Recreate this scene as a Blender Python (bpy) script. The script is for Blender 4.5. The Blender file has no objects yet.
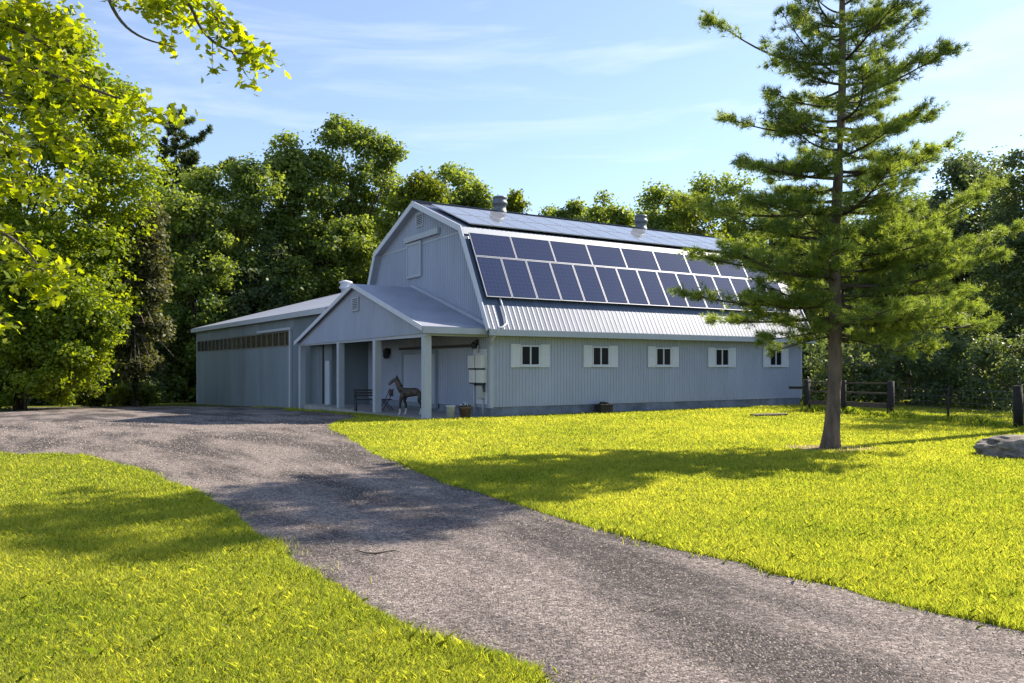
import bpy, bmesh, math, random
import numpy as np
from mathutils import Vector, Matrix
R = math.radians
C = bpy.context.scene.collection
S = bpy.context.scene

# ------------------------------------------------------------------ camera, world, sun, exposure
cam = bpy.data.objects.new('camera', bpy.data.cameras.new('camera'))
C.objects.link(cam)
cam.location = (0, 0, 1.7); cam.rotation_euler = (R(90), 0, 0)
cam.data.sensor_width = 36; cam.data.lens = 36 * 795 / 1024
cam.data.shift_y = 25.5 / 1024
cam.data.clip_start = 0.1; cam.data.clip_end = 3000
S.camera = cam

SUN_AZ, SUN_EL = 32.0, 37.5      # azimuth counter-clockwise from +X
w = bpy.data.worlds.new('World'); S.world = w; w.use_nodes = True
nt = w.node_tree; nt.nodes.clear()
def N(t, kind, **kw):
    n = t.nodes.new(kind)
    for k, v in kw.items(): setattr(n, k, v)
    return n
wo = N(nt, 'ShaderNodeOutputWorld'); bg = N(nt, 'ShaderNodeBackground')
sky = N(nt, 'ShaderNodeTexSky', sky_type='NISHITA', sun_disc=False)
sky.sun_elevation = R(SUN_EL); sky.sun_rotation = R(90 - SUN_AZ)
sky.air_density = 1.0; sky.dust_density = 0.35; sky.ozone_density = 2.8
tc = N(nt, 'ShaderNodeTexCoord'); mp = N(nt, 'ShaderNodeMapping')
mp.inputs['Rotation'].default_value = (0, R(-14), R(10)); mp.inputs['Scale'].default_value = (1.6, 1.6, 11)
no = N(nt, 'ShaderNodeTexNoise'); no.inputs['Scale'].default_value = 1.9; no.inputs['Detail'].default_value = 9
no.inputs['Roughness'].default_value = 0.58; no.inputs['Distortion'].default_value = 0.5
cr = N(nt, 'ShaderNodeValToRGB'); cr.color_ramp.elements[0].position = 0.5; cr.color_ramp.elements[1].position = 1.0
cr.color_ramp.elements[0].color = (0.10, 0.10, 0.10, 1); cr.color_ramp.elements[1].color = (0.6, 0.6, 0.6, 1)
mx = N(nt, 'ShaderNodeMixRGB'); mx.inputs['Color2'].default_value = (6.5, 6.7, 8.2, 1)
L = nt.links.new
L(tc.outputs['Generated'], mp.inputs['Vector']); L(mp.outputs['Vector'], no.inputs['Vector'])
L(no.outputs['Fac'], cr.inputs['Fac']); L(cr.outputs['Color'], mx.inputs['Fac'])
L(sky.outputs['Color'], mx.inputs['Color1']); L(mx.outputs['Color'], bg.inputs['Color'])
bg.inputs['Strength'].default_value = 0.095
L(bg.outputs['Background'], wo.inputs['Surface'])

sl = bpy.data.lights.new('sun', 'SUN'); sl.energy = 4.8; sl.angle = R(0.53); sl.color = (1.0, 0.90, 0.74)
so = bpy.data.objects.new('sun', sl); C.objects.link(so)
sd = Vector((math.cos(R(SUN_AZ)) * math.cos(R(SUN_EL)), math.sin(R(SUN_AZ)) * math.cos(R(SUN_EL)), math.sin(R(SUN_EL))))
so.rotation_euler = sd.to_track_quat('Z', 'Y').to_euler(); so.location = (20, 10, 30)

S.view_settings.view_transform = 'Standard'; S.view_settings.look = 'None'
S.view_settings.exposure = 1.2; S.view_settings.gamma = 1.0
S.render.engine = 'CYCLES'
S.cycles.max_bounces = 6; S.cycles.diffuse_bounces = 3; S.cycles.glossy_bounces = 3; S.cycles.transmission_bounces = 4
S.cycles.sample_clamp_indirect = 6
S.cycles.use_denoising = True; S.cycles.denoising_prefilter = 'NONE'

rng = np.random.default_rng(7); random.seed(7)

# ------------------------------------------------------------------ helpers
F, CX, HY, CH = 795.0, 512.0, 367.0, 1.7
TH = R(32)
dR = np.array([math.cos(TH), math.sin(TH)]); dL = np.array([-math.sin(TH), math.cos(TH)])
A0 = np.array([-0.73, 27.0])
def gz(x, y):
    wv = (np.asarray(x) - A0[0]) * dL[0] + (np.asarray(y) - A0[1]) * dL[1]
    return -0.028 * 2.0 * np.logaddexp(0, (wv - 3) / 2.0) * (wv < 60) - 0.0223 * 57 * (wv >= 60)
def gp(px, py):
    D = 30.0
    for _ in range(30):
        X = (px - CX) / F * D
        D = 0.5 * D + 0.5 * (CH - float(gz(X, D))) * F / (py - HY)
    return np.array([(px - CX) / F * D, D])
def at(px, py, D): return np.array([(px - CX) / F * D, D, CH + (HY - py) / F * D])

def mesh_np(name, verts, faces_n, faces_idx, mat, parent=None, attrs=None, smooth=False):
    """verts (V,3); faces: constant size faces_n, index array (Fn, faces_n)"""
    me = bpy.data.meshes.new(name)
    V = len(verts); Fn = len(faces_idx)
    me.vertices.add(V); me.vertices.foreach_set('co', np.asarray(verts, np.float32).ravel())
    me.loops.add(Fn * faces_n); me.loops.foreach_set('vertex_index', np.asarray(faces_idx, np.int32).ravel())
    me.polygons.add(Fn); me.polygons.foreach_set('loop_start', np.arange(0, Fn * faces_n, faces_n, dtype=np.int32))
    me.polygons.foreach_set('loop_total', np.full(Fn, faces_n, np.int32))
    if smooth: me.polygons.foreach_set('use_smooth', np.ones(Fn, bool))
    if attrs:
        for k, (dom, vals) in attrs.items():
            a = me.attributes.new(k, 'FLOAT', dom); a.data.foreach_set('value', np.asarray(vals, np.float32))
    me.update(calc_edges=True)
    o = bpy.data.objects.new(name, me); C.objects.link(o)
    if mat: me.materials.append(mat)
    if parent: o.parent = parent
    return o

class MB:
    """collects shapes into ONE mesh"""
    def __init__(s): s.bm = bmesh.new()
    def quad(s, *pts):
        return s.bm.faces.new([s.bm.verts.new(p) for p in pts])
    def box(s, x0, x1, y0, y1, z0, z1, bev=0.0):
        vs = [s.bm.verts.new((x, y, z)) for z in (z0, z1) for (x, y) in ((x0, y0), (x1, y0), (x1, y1), (x0, y1))]
        fs = [(3, 2, 1, 0), (4, 5, 6, 7), (0, 1, 5, 4), (1, 2, 6, 5), (2, 3, 7, 6), (3, 0, 4, 7)]
        fl = [s.bm.faces.new([vs[i] for i in f]) for f in fs]
        if bev:
            ed = list({e for f in fl for e in f.edges})
            bmesh.ops.bevel(s.bm, geom=ed, offset=bev, segments=2, affect='EDGES', profile=0.6)
    def beam(s, p, q, wid, hei, up=(0, 0, 1)):
        p = Vector(p); q = Vector(q); d = (q - p).normalized(); u = Vector(up)
        sd_ = d.cross(u)
        if sd_.length < 1e-4: sd_ = d.cross(Vector((0, 1, 0)))
        sd_.normalize(); u = sd_.cross(d).normalized()
        a = sd_ * wid / 2; b = u * hei / 2
        v = [s.bm.verts.new(t) for t in (p - a - b, p + a - b, p + a + b, p - a + b, q - a - b, q + a - b, q + a + b, q - a + b)]
        for f in ((0, 1, 2, 3), (7, 6, 5, 4), (1, 0, 4, 5), (2, 1, 5, 6), (3, 2, 6, 7), (0, 3, 7, 4)):
            s.bm.faces.new([v[i] for i in f])
    def tube(s, pts, rads, n=8, cap=True):
        pts = [Vector(p) for p in pts]
        rads = [float(r) for r in rads] if hasattr(rads, "__len__") else [float(rads)] * len(pts)
        prev = None
        for i, p in enumerate(pts):
            d = (pts[min(i + 1, len(pts) - 1)] - pts[max(i - 1, 0)]).normalized()
            a = d.cross(Vector((0, 0, 1)))
            if a.length < 0.05: a = d.cross(Vector((0, 1, 0)))
            a.normalize(); b = d.cross(a)
            ring = [s.bm.verts.new(p + rads[i] * (math.cos(t) * a + math.sin(t) * b)) for t in [2 * math.pi * k / n for k in range(n)]]
            if prev:
                for k in range(n):
                    f = s.bm.faces.new((prev[k], prev[(k + 1) % n], ring[(k + 1) % n], ring[k])); f.smooth = True
            elif cap: s.bm.faces.new(ring[::-1])
            prev = ring
        if cap: s.bm.faces.new(prev)
    def lathe(s, c, prof, n=16):
        prev = None
        for r, z in prof:
            ring = [s.bm.verts.new((c[0] + r * math.cos(2 * math.pi * k / n), c[1] + r * math.sin(2 * math.pi * k / n), c[2] + z)) for k in range(n)]
            if prev:
                for k in range(n):
                    f = s.bm.faces.new((prev[k], prev[(k + 1) % n], ring[(k + 1) % n], ring[k])); f.smooth = True
            else: s.bm.faces.new(ring[::-1])
            prev = ring
        s.bm.faces.new(prev)
    def prism(s, poly, e):
        """poly: list of 3D points (planar), extruded by vector e"""
        e = Vector(e); a = [s.bm.verts.new(p) for p in poly]; b = [s.bm.verts.new(Vector(p) + e) for p in poly]
        s.bm.faces.new(a); s.bm.faces.new(b[::-1]); n = len(a)
        for i in range(n): s.bm.faces.new((a[(i + 1) % n], a[i], b[i], b[(i + 1) % n]))
    def ribbed(s, O, du, nrm, length, lo, hi, pitch=0.14, depth=0.018, rib=0.035, along=None):
        """sheet with trapezoid ribs; lo/hi functions of distance -> coordinate along `along`"""
        O = Vector(O); du = Vector(du); nrm = Vector(nrm); al = Vector(along or (0, 0, 1))
        prof = []; t = 0.0
        while t < length:
            for a, h in ((0, 0), (pitch - rib * 1.8, 0), (pitch - rib * 1.4, 1), (pitch - rib * 0.4, 1)):
                if t + a < length: prof.append((t + a, h))
            t += pitch
        prof.append((length, 0)); prev = None
        for t, h in prof:
            b = O + du * t + nrm * (h * depth)
            cur = (s.bm.verts.new(b + al * lo(t)), s.bm.verts.new(b + al * hi(t)))
            if prev: s.bm.faces.new((prev[0], cur[0], cur[1], prev[1]))
            prev = cur
    def build(s, name, mat, parent=None, recalc=True):
        if recalc: bmesh.ops.recalc_face_normals(s.bm, faces=s.bm.faces)
        me = bpy.data.meshes.new(name); s.bm.to_mesh(me); s.bm.free()
        o = bpy.data.objects.new(name, me); C.objects.link(o)
        if mat: me.materials.append(mat)
        if parent: o.parent = parent
        return o

def tag(o, label=None, cat=None, group=None, kind=None):
    if label: o['label'] = label
    if cat: o['category'] = cat
    if group: o['group'] = group
    if kind: o['kind'] = kind
    return o
def empty(name, loc, rz=0, **kw):
    o = bpy.data.objects.new(name, None); C.objects.link(o); o.location = loc; o.rotation_euler = (0, 0, rz)
    o.empty_display_size = 0.3
    return tag(o, **kw)

# ------------------------------------------------------------------ materials
def mat_base(name):
    m = bpy.data.materials.new(name); m.use_nodes = True
    return m, m.node_tree, m.node_tree.nodes['Principled BSDF']
def mat_paint(name, col, rough=0.5, var=0.12, scale=3.0, metal=0.0, bump=0.0, bscale=40, stretch=(1, 1, 1), dark=None, spec=0.5):
    m, t, b = mat_base(name)
    tcn = N(t, 'ShaderNodeTexCoord'); mpn = N(t, 'ShaderNodeMapping'); mpn.inputs['Scale'].default_value = stretch
    n = N(t, 'ShaderNodeTexNoise'); n.inputs['Scale'].default_value = scale; n.inputs['Detail'].default_value = 6; n.inputs['Roughness'].default_value = 0.65
    r = N(t, 'ShaderNodeValToRGB')
    d = dark or tuple(c * (1 - 2 * var) for c in col)
    r.color_ramp.elements[0].position = 0.3; r.color_ramp.elements[1].position = 0.7
    r.color_ramp.elements[0].color = (*d, 1); r.color_ramp.elements[1].color = (*[c * (1 + var * 0.5) for c in col], 1)
    t.links.new(tcn.outputs['Object'], mpn.inputs['Vector']); t.links.new(mpn.outputs['Vector'], n.inputs['Vector'])
    t.links.new(n.outputs['Fac'], r.inputs['Fac']); t.links.new(r.outputs['Color'], b.inputs['Base Color'])
    b.inputs['Roughness'].default_value = rough; b.inputs['Metallic'].default_value = metal
    b.inputs['Specular IOR Level'].default_value = spec
    if bump:
        n2 = N(t, 'ShaderNodeTexNoise'); n2.inputs['Scale'].default_value = bscale; n2.inputs['Detail'].default_value = 5
        bp = N(t, 'ShaderNodeBump'); bp.inputs['Strength'].default_value = bump; bp.inputs['Distance'].default_value = 0.02
        t.links.new(mpn.outputs['Vector'], n2.inputs['Vector']); t.links.new(n2.outputs['Fac'], bp.inputs['Height']); t.links.new(bp.outputs['Normal'], b.inputs['Normal'])
    return m
def mat_leaf(name, c0, c1, trans=0.5, tcol=None, rough=0.5):
    """thin leaf: diffuse/gloss front, translucent back light; tint is a random number per leaf"""
    m, t, b = mat_base(name)
    a = N(t, 'ShaderNodeAttribute', attribute_name='tint'); r = N(t, 'ShaderNodeValToRGB')
    r.color_ramp.elements[0].color = (*c0, 1); r.color_ramp.elements[1].color = (*c1, 1)
    t.links.new(a.outputs['Fac'], r.inputs['Fac']); t.links.new(r.outputs['Color'], b.inputs['Base Color'])
    b.inputs['Roughness'].default_value = rough; b.inputs['Specular IOR Level'].default_value = 0.35
    tr = N(t, 'ShaderNodeBsdfTranslucent'); mu = N(t, 'ShaderNodeMixRGB', blend_type='MULTIPLY'); mu.inputs['Fac'].default_value = 1
    mu.inputs['Color2'].default_value = (*(tcol or (2.6, 2.4, 0.8)), 1)
    t.links.new(r.outputs['Color'], mu.inputs['Color1']); t.links.new(mu.outputs['Color'], tr.inputs['Color'])
    ms = N(t, 'ShaderNodeMixShader'); ms.inputs['Fac'].default_value = trans
    t.links.new(b.outputs['BSDF'], ms.inputs[1]); t.links.new(tr.outputs['BSDF'], ms.inputs[2])
    t.links.new(ms.outputs['Shader'], t.nodes['Material Output'].inputs['Surface'])
    return m

M = {}
M['siding'] = mat_paint('siding', (0.345, 0.38, 0.495), 0.5, 0.08, 0.7, stretch=(1, 1, 0.4))
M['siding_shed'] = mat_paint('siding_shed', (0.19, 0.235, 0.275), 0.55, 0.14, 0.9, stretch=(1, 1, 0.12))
M['trim'] = mat_paint('trim', (0.40, 0.43, 0.49), 0.5, 0.05, 2)
M['white'] = mat_paint('white_paint', (0.58, 0.60, 0.68), 0.5, 0.04, 3)
M['roof'] = mat_paint('roof_metal', (0.085, 0.110, 0.170), 0.42, 0.10, 1.5, metal=0.25)
M['porch_roof'] = mat_paint('porch_roof', (0.30, 0.32, 0.39), 0.5, 0.10, 1.2, bump=0.25, bscale=5)
M['found'] = mat_paint('foundation', (0.20, 0.23, 0.30), 0.85, 0.2, 1.6, dark=(0.08, 0.095, 0.13), bump=0.3, bscale=12)
M['glass'] = mat_paint('window_glass', (0.012, 0.014, 0.02), 0.25, 0.1, 2, spec=0.08)
M['oldglass'] = mat_paint('old_glass', (0.05, 0.045, 0.025), 0.25, 0.3, 1.5, dark=(0.02, 0.018, 0.012))
M['mullion'] = mat_paint('mullion', (0.16, 0.15, 0.12), 0.6, 0.2, 4)
M['dark'] = mat_paint('dark_metal', (0.025, 0.025, 0.028), 0.5, 0.2, 8)
M['grey_box'] = mat_paint('grey_box', (0.42, 0.42, 0.43), 0.5, 0.06, 5)
M['pale_box'] = mat_paint('pale_box', (0.66, 0.65, 0.63), 0.5, 0.05, 5)
M['galv'] = mat_paint('galvanised', (0.16, 0.175, 0.20), 0.55, 0.12, 6, metal=0.3)
M['concrete'] = mat_paint('concrete', (0.30, 0.29, 0.28), 0.9, 0.15, 2, bump=0.2, bscale=30)
M['wood_dark'] = mat_paint('weathered_wood', (0.030, 0.026, 0.023), 0.85, 0.3, 3, stretch=(1, 1, 6), bump=0.5, bscale=15)
M['wood_pale'] = mat_paint('plank_wood', (0.10, 0.078, 0.062), 0.85, 0.25, 5, bump=0.4, bscale=18)
M['terracotta'] = mat_paint('clay_pot', (0.16, 0.10, 0.075), 0.85, 0.2, 6)
M['bucket'] = mat_paint('bucket_plastic', (0.50, 0.52, 0.52), 0.5, 0.1, 8)
M['red'] = mat_paint('dark_red_paint', (0.055, 0.018, 0.018), 0.6, 0.2, 8)
M['bark_pine'] = mat_paint('pine_bark', (0.17, 0.125, 0.095), 0.95, 0.35, 9, stretch=(1, 1, 0.22), bump=1.0, bscale=16, dark=(0.05, 0.037, 0.03))
M['bark'] = mat_paint('bark', (0.105, 0.085, 0.068), 0.95, 0.3, 7, stretch=(1, 1, 0.25), bump=0.8, bscale=14)
M['twig'] = mat_paint('twig_bark', (0.075, 0.055, 0.045), 0.9, 0.2, 20)
M['deadwood'] = mat_paint('dead_branch', (0.26, 0.22, 0.19), 0.95, 0.2, 20)
M['wire'] = mat_paint('fence_wire', (0.13, 0.13, 0.13), 0.5, 0.1, 8, metal=0.6)
M['mulch'] = mat_paint('mulch', (0.26, 0.18, 0.10), 0.95, 0.3, 9, bump=0.8, bscale=40)

def mat_rock():
    m = mat_paint('boulder_stone', (0.26, 0.225, 0.19), 0.95, 0.25, 5.5, dark=(0.06, 0.055, 0.055), bump=0.9, bscale=7)
    return m
M['rock'] = mat_rock()

def mat_solar(name, base, rough):
    m, t, b = mat_base(name)
    tcn = N(t, 'ShaderNodeTexCoord'); sp = N(t, 'ShaderNodeSeparateXYZ'); t.links.new(tcn.outputs['Object'], sp.inputs['Vector'])
    acc = None
    for ax in ('X', 'Y'):
        mul = N(t, 'ShaderNodeMath', operation='MULTIPLY'); mul.inputs[1].default_value = 1 / 0.163
        fr = N(t, 'ShaderNodeMath', operation='FRACT'); lt = N(t, 'ShaderNodeMath', operation='LESS_THAN'); lt.inputs[1].default_value = 0.07
        t.links.new(sp.outputs[ax], mul.inputs[0]); t.links.new(mul.outputs[0], fr.inputs[0]); t.links.new(fr.outputs[0], lt.inputs[0])
        if acc is None: acc = lt
        else:
            mm = N(t, 'ShaderNodeMath', operation='MAXIMUM'); t.links.new(acc.outputs[0], mm.inputs[0]); t.links.new(lt.outputs[0], mm.inputs[1]); acc = mm
    mix = N(t, 'ShaderNodeMixRGB'); mix.inputs['Color1'].default_value = (*base, 1); mix.inputs['Color2'].default_value = (*[c * 1.9 + 0.012 for c in base], 1)
    t.links.new(acc.outputs[0], mix.inputs['Fac']); t.links.new(mix.outputs['Color'], b.inputs['Base Color'])
    b.inputs['Roughness'].default_value = rough; b.inputs['IOR'].default_value = 1.75; b.inputs['Sheen Weight'].default_value = 0.5; b.inputs['Sheen Roughness'].default_value = 0.35; b.inputs['Sheen Tint'].default_value = (1, 0.97, 0.96, 1)   # sheen pales the cells at grazing angles
    return m
M['solar'] = mat_solar('solar_cells', (0.005, 0.012, 0.056), 0.06)
M['solar_frame'] = mat_paint('panel_frame', (0.36, 0.38, 0.44), 0.4, 0.04, 4, metal=0.3)

# ---- ground, lawn and driveway materials (world position = object coordinates, objects sit at the origin)
def mat_lawn():
    m, t, b = mat_base('lawn_soil')
    tcn = N(t, 'ShaderNodeTexCoord')
    n1 = N(t, 'ShaderNodeTexNoise'); n1.inputs['Scale'].default_value = 0.35; n1.inputs['Detail'].default_value = 5
    n2 = N(t, 'ShaderNodeTexNoise'); n2.inputs['Scale'].default_value = 22; n2.inputs['Detail'].default_value = 8; n2.inputs['Roughness'].default_value = 0.75
    r1 = N(t, 'ShaderNodeValToRGB'); r1.color_ramp.elements[0].color = (0.070, 0.095, 0.014, 1); r1.color_ramp.elements[1].color = (0.17, 0.18, 0.03, 1)
    r1.color_ramp.elements[0].position = 0.3; r1.color_ramp.elements[1].position = 0.7
    r2 = N(t, 'ShaderNodeValToRGB'); r2.color_ramp.elements[0].color = (0.35, 0.35, 0.35, 1); r2.color_ramp.elements[1].color = (1.15, 1.15, 1.15, 1)
    r2.color_ramp.elements[0].position = 0.32; r2.color_ramp.elements[1].position = 0.62
    mu = N(t, 'ShaderNodeMixRGB', blend_type='MULTIPLY'); mu.inputs['Fac'].default_value = 1
    for n in (n1, n2): t.links.new(tcn.outputs['Object'], n.inputs['Vector'])
    t.links.new(n1.outputs['Fac'], r1.inputs['Fac']); t.links.new(n2.outputs['Fac'], r2.inputs['Fac'])
    t.links.new(r1.outputs['Color'], mu.inputs['Color1']); t.links.new(r2.outputs['Color'], mu.inputs['Color2'])
    t.links.new(mu.outputs['Color'], b.inputs['Base Color'])
    b.inputs['Roughness'].default_value = 0.95; b.inputs['Specular IOR Level'].default_value = 0.05
    bp = N(t, 'ShaderNodeBump'); bp.inputs['Strength'].default_value = 0.8; bp.inputs['Distance'].default_value = 0.05
    t.links.new(n2.outputs['Fac'], bp.inputs['Height']); t.links.new(bp.outputs['Normal'], b.inputs['Normal'])
    return m
def mat_drive():
    m, t, b = mat_base('asphalt_chip')
    tcn = N(t, 'ShaderNodeTexCoord')
    vo = N(t, 'ShaderNodeTexVoronoi'); vo.inputs['Scale'].default_value = 48
    vo2 = N(t, 'ShaderNodeTexNoise'); vo2.inputs['Scale'].default_value = 36; vo2.inputs['Detail'].default_value = 6; vo2.inputs['Roughness'].default_value = 0.8
    mpn = N(t, 'ShaderNodeMapping'); mpn.vector_type = 'TEXTURE'; mpn.inputs['Rotation'].default_value = (0, 0, R(122)); mpn.inputs['Scale'].default_value = (3.2, 0.9, 1)
    la = N(t, 'ShaderNodeTexNoise'); la.inputs['Scale'].default_value = 0.75; la.inputs['Detail'].default_value = 7; la.inputs['Roughness'].default_value = 0.62
    for n in (vo, vo2, mpn): t.links.new(tcn.outputs['Object'], n.inputs['Vector'])
    t.links.new(mpn.outputs['Vector'], la.inputs['Vector'])
    sp = N(t, 'ShaderNodeSeparateColor'); t.links.new(vo.outputs['Color'], sp.inputs['Color'])
    r0 = N(t, 'ShaderNodeValToRGB'); r0.color_ramp.elements[0].color = (0.080, 0.068, 0.064, 1); r0.color_ramp.elements[1].color = (0.31, 0.265, 0.247, 1)
    e = r0.color_ramp.elements.new(0.55); e.color = (0.168, 0.143, 0.134, 1)
    t.links.new(sp.outputs[0], r0.inputs['Fac'])
    r1 = N(t, 'ShaderNodeValToRGB'); r1.color_ramp.elements[0].color = (0.42, 0.42, 0.43, 1); r1.color_ramp.elements[1].color = (1.22, 1.2, 1.18, 1)
    r1.color_ramp.elements[0].position = 0.43; r1.color_ramp.elements[1].position = 0.57
    t.links.new(la.outputs['Fac'], r1.inputs['Fac'])
    r2 = N(t, 'ShaderNodeValToRGB'); r2.color_ramp.elements[0].color = (0.25, 0.25, 0.25, 1); r2.color_ramp.elements[1].color = (1.12, 1.12, 1.12, 1)
    r2.color_ramp.elements[0].position = 0.38; r2.color_ramp.elements[1].position = 0.50
    t.links.new(vo2.outputs['Fac'], r2.inputs['Fac'])
    m1 = N(t, 'ShaderNodeMixRGB', blend_type='MULTIPLY'); m1.inputs['Fac'].default_value = 1
    m2 = N(t, 'ShaderNodeMixRGB', blend_type='MULTIPLY'); m2.inputs['Fac'].default_value = 0.8
    t.links.new(r0.outputs['Color'], m1.inputs['Color1']); t.links.new(r1.outputs['Color'], m1.inputs['Color2'])
    t.links.new(m1.outputs['Color'], m2.inputs['Color1']); t.links.new(r2.outputs['Color'], m2.inputs['Color2'])
    t.links.new(m2.outputs['Color'], b.inputs['Base Color'])
    b.inputs['Roughness'].default_value = 0.9; b.inputs['Specular IOR Level'].default_value = 0.2
    ad = N(t, 'ShaderNodeMath', operation='ADD'); t.links.new(vo.outputs['Distance'], ad.inputs[0]); t.links.new(vo2.outputs['Fac'], ad.inputs[1])
    bp = N(t, 'ShaderNodeBump'); bp.inputs['Strength'].default_value = 0.9; bp.inputs['Distance'].default_value = 0.012; bp.invert = True
    t.links.new(ad.outputs[0], bp.inputs['Height']); t.links.new(bp.outputs['Normal'], b.inputs['Normal'])
    return m

# leaves
M['leaf_wood'] = mat_leaf('leaf_woodland', (0.072, 0.118, 0.040), (0.215, 0.275, 0.070), 0.52, (2.3, 2.1, 0.6))
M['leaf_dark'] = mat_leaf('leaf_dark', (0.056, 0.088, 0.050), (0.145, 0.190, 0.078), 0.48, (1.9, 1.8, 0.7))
M['leaf_light'] = mat_leaf('leaf_light', (0.06, 0.10, 0.012), (0.15, 0.185, 0.02), 0.5, (2.4, 2.1, 0.5))
M['leaf_locust'] = mat_leaf('leaf_locust', (0.065, 0.125, 0.016), (0.20, 0.25, 0.022), 0.55, (2.6, 2.3, 0.4))
M['leaf_cedar'] = mat_leaf('leaf_cedar', (0.060, 0.072, 0.028), (0.13, 0.135, 0.055), 0.4, (1.9, 1.8, 0.8))
M['leaf_maple'] = mat_leaf('leaf_maple', (0.09, 0.145, 0.010), (0.215, 0.245, 0.014), 0.6, (3.0, 2.7, 0.4), 0.4)
M['needle'] = mat_leaf('pine_needle', (0.068, 0.118, 0.050), (0.215, 0.275, 0.080), 0.54, (2.4, 2.2, 0.6), 0.45)
M['needle_far'] = mat_leaf('pine_needle_far', (0.035, 0.060, 0.030), (0.09, 0.12, 0.045), 0.4, (1.9, 1.8, 0.9), 0.45)
M['grass'] = mat_leaf('grass_blade', (0.085, 0.150, 0.014), (0.40, 0.395, 0.085), 0.55, (2.2, 2.15, 0.75), 0.6)

# ------------------------------------------------------------------ ground
def ground():
    xs = np.unique(np.concatenate([np.linspace(-700, -60, 12), np.arange(-60, 60.1, 1.0), np.linspace(60, 700, 12)]))
    ys = np.unique(np.concatenate([np.linspace(-200, -10, 6), np.arange(-10, 90.1, 1.0), np.linspace(90, 1200, 14)]))
    X, Y = np.meshgrid(xs, ys); Z = gz(X, Y)
    V = np.stack([X, Y, Z], -1).reshape(-1, 3); nx = len(xs); ny = len(ys)
    i = np.arange(ny - 1)[:, None] * nx + np.arange(nx - 1)[None]
    Fc = np.stack([i, i + 1, i + nx + 1, i + nx], -1).reshape(-1, 4)
    o = mesh_np('ground', V, 4, Fc, mat_lawn(), smooth=True)
    tag(o, 'sunlit lawn spreading over the whole yard and under the trees', 'ground', kind='structure')
ground()

def chaikin(p, it=2):
    p = np.array(p, float)
    for _ in range(it):
        q = [p[0]]
        for a, b in zip(p[:-1], p[1:]): q += [0.75 * a + 0.25 * b, 0.25 * a + 0.75 * b]
        q.append(p[-1]); p = np.array(q)
    return p
left_edge = [(3.4, -8), (1.6, 1.2)] + [tuple(gp(*q)) for q in ((570, 688), (500, 665), (420, 634), (330, 586), (290, 556), (240, 518), (200, 496), (160, 477), (110, 461), (60, 454), (0, 455))] + [(-16, 17.2), (-34, 21)]
right_edge = [(9.5, -8), (5.2, 2.2)] + [tuple(gp(*q)) for q in ((1024, 636), (900, 604), (760, 573), (620, 534), (512, 504), (450, 487), (400, 464), (360, 446), (338, 433))] + [(-5.2, 22.6), (-5.45, 25.2), (-5.2, 27.2)]
far_edge = [(-5.2, 27.2), (-6.6, 30.6), (-8.6, 33.6), (-10.4, 36.2)] + [tuple(gp(*q)) for q in ((290, 408.2), (197, 406.3), (100, 406.6), (0, 408.2), (-80, 409))] + [(-60, 38)]
le = chaikin(left_edge); re_ = chaikin(right_edge); fe = chaikin(far_edge, 1)
def jitter(p, amp=0.05):
    q = [p[0]]; ph = rng.uniform(0, 9, 3)
    for a, b in zip(p[:-1], p[1:]):
        n = max(1, int(np.linalg.norm(b - a) / 0.3))
        for k in range(1, n + 1): q.append(a + (b - a) * k / n + rng.normal(0, amp, 2) * 0.8 + amp * np.array([math.sin(len(q) * .7 + ph[0]) + math.sin(len(q) * .31 + ph[1]), math.sin(len(q) * .53 + ph[2])]) * .8)
    return np.array(q)
le = jitter(le); re_ = jitter(re_); fe = jitter(fe, 0.1)
drive_poly = np.concatenate([le[::-1], re_, fe])
def inpoly(P, poly):
    x, y = P[:, 0], P[:, 1]; ins = np.zeros(len(P), bool)
    x0, y0 = poly[-1]
    for x1, y1 in poly:
        if y0 != y1:
            c = ((y1 > y) != (y0 > y)) & (x < (x0 - x1) * (y - y1) / (y0 - y1) + x1)
            ins ^= c
        x0, y0 = x1, y1
    return ins
def driveway():
    bm = bmesh.new()
    f = bm.faces.new([bm.verts.new((x, y, 0)) for x, y in drive_poly])
    bmesh.ops.triangulate(bm, faces=[f])
    for wv in np.arange(-2, 40, 1.5):
        c = (A0[0] + dL[0] * wv, A0[1] + dL[1] * wv, 0)
        bmesh.ops.bisect_plane(bm, geom=bm.verts[:] + bm.edges[:] + bm.faces[:], plane_co=c, plane_no=(dL[0], dL[1], 0))
    for v in bm.verts: v.co.z = float(gz(v.co.x, v.co.y)) + 0.012
    bmesh.ops.recalc_face_normals(bm, faces=bm.faces)
    me = bpy.data.meshes.new('driveway'); bm.to_mesh(me); bm.free()
    if me.polygons[0].normal.z < 0: me.flip_normals()
    me.materials.append(mat_drive())
    o = bpy.data.objects.new('driveway', me); C.objects.link(o)
    tag(o, 'grey chip asphalt driveway curving from the right foreground to the barn yard', 'driveway', kind='structure')
driveway()

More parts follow.
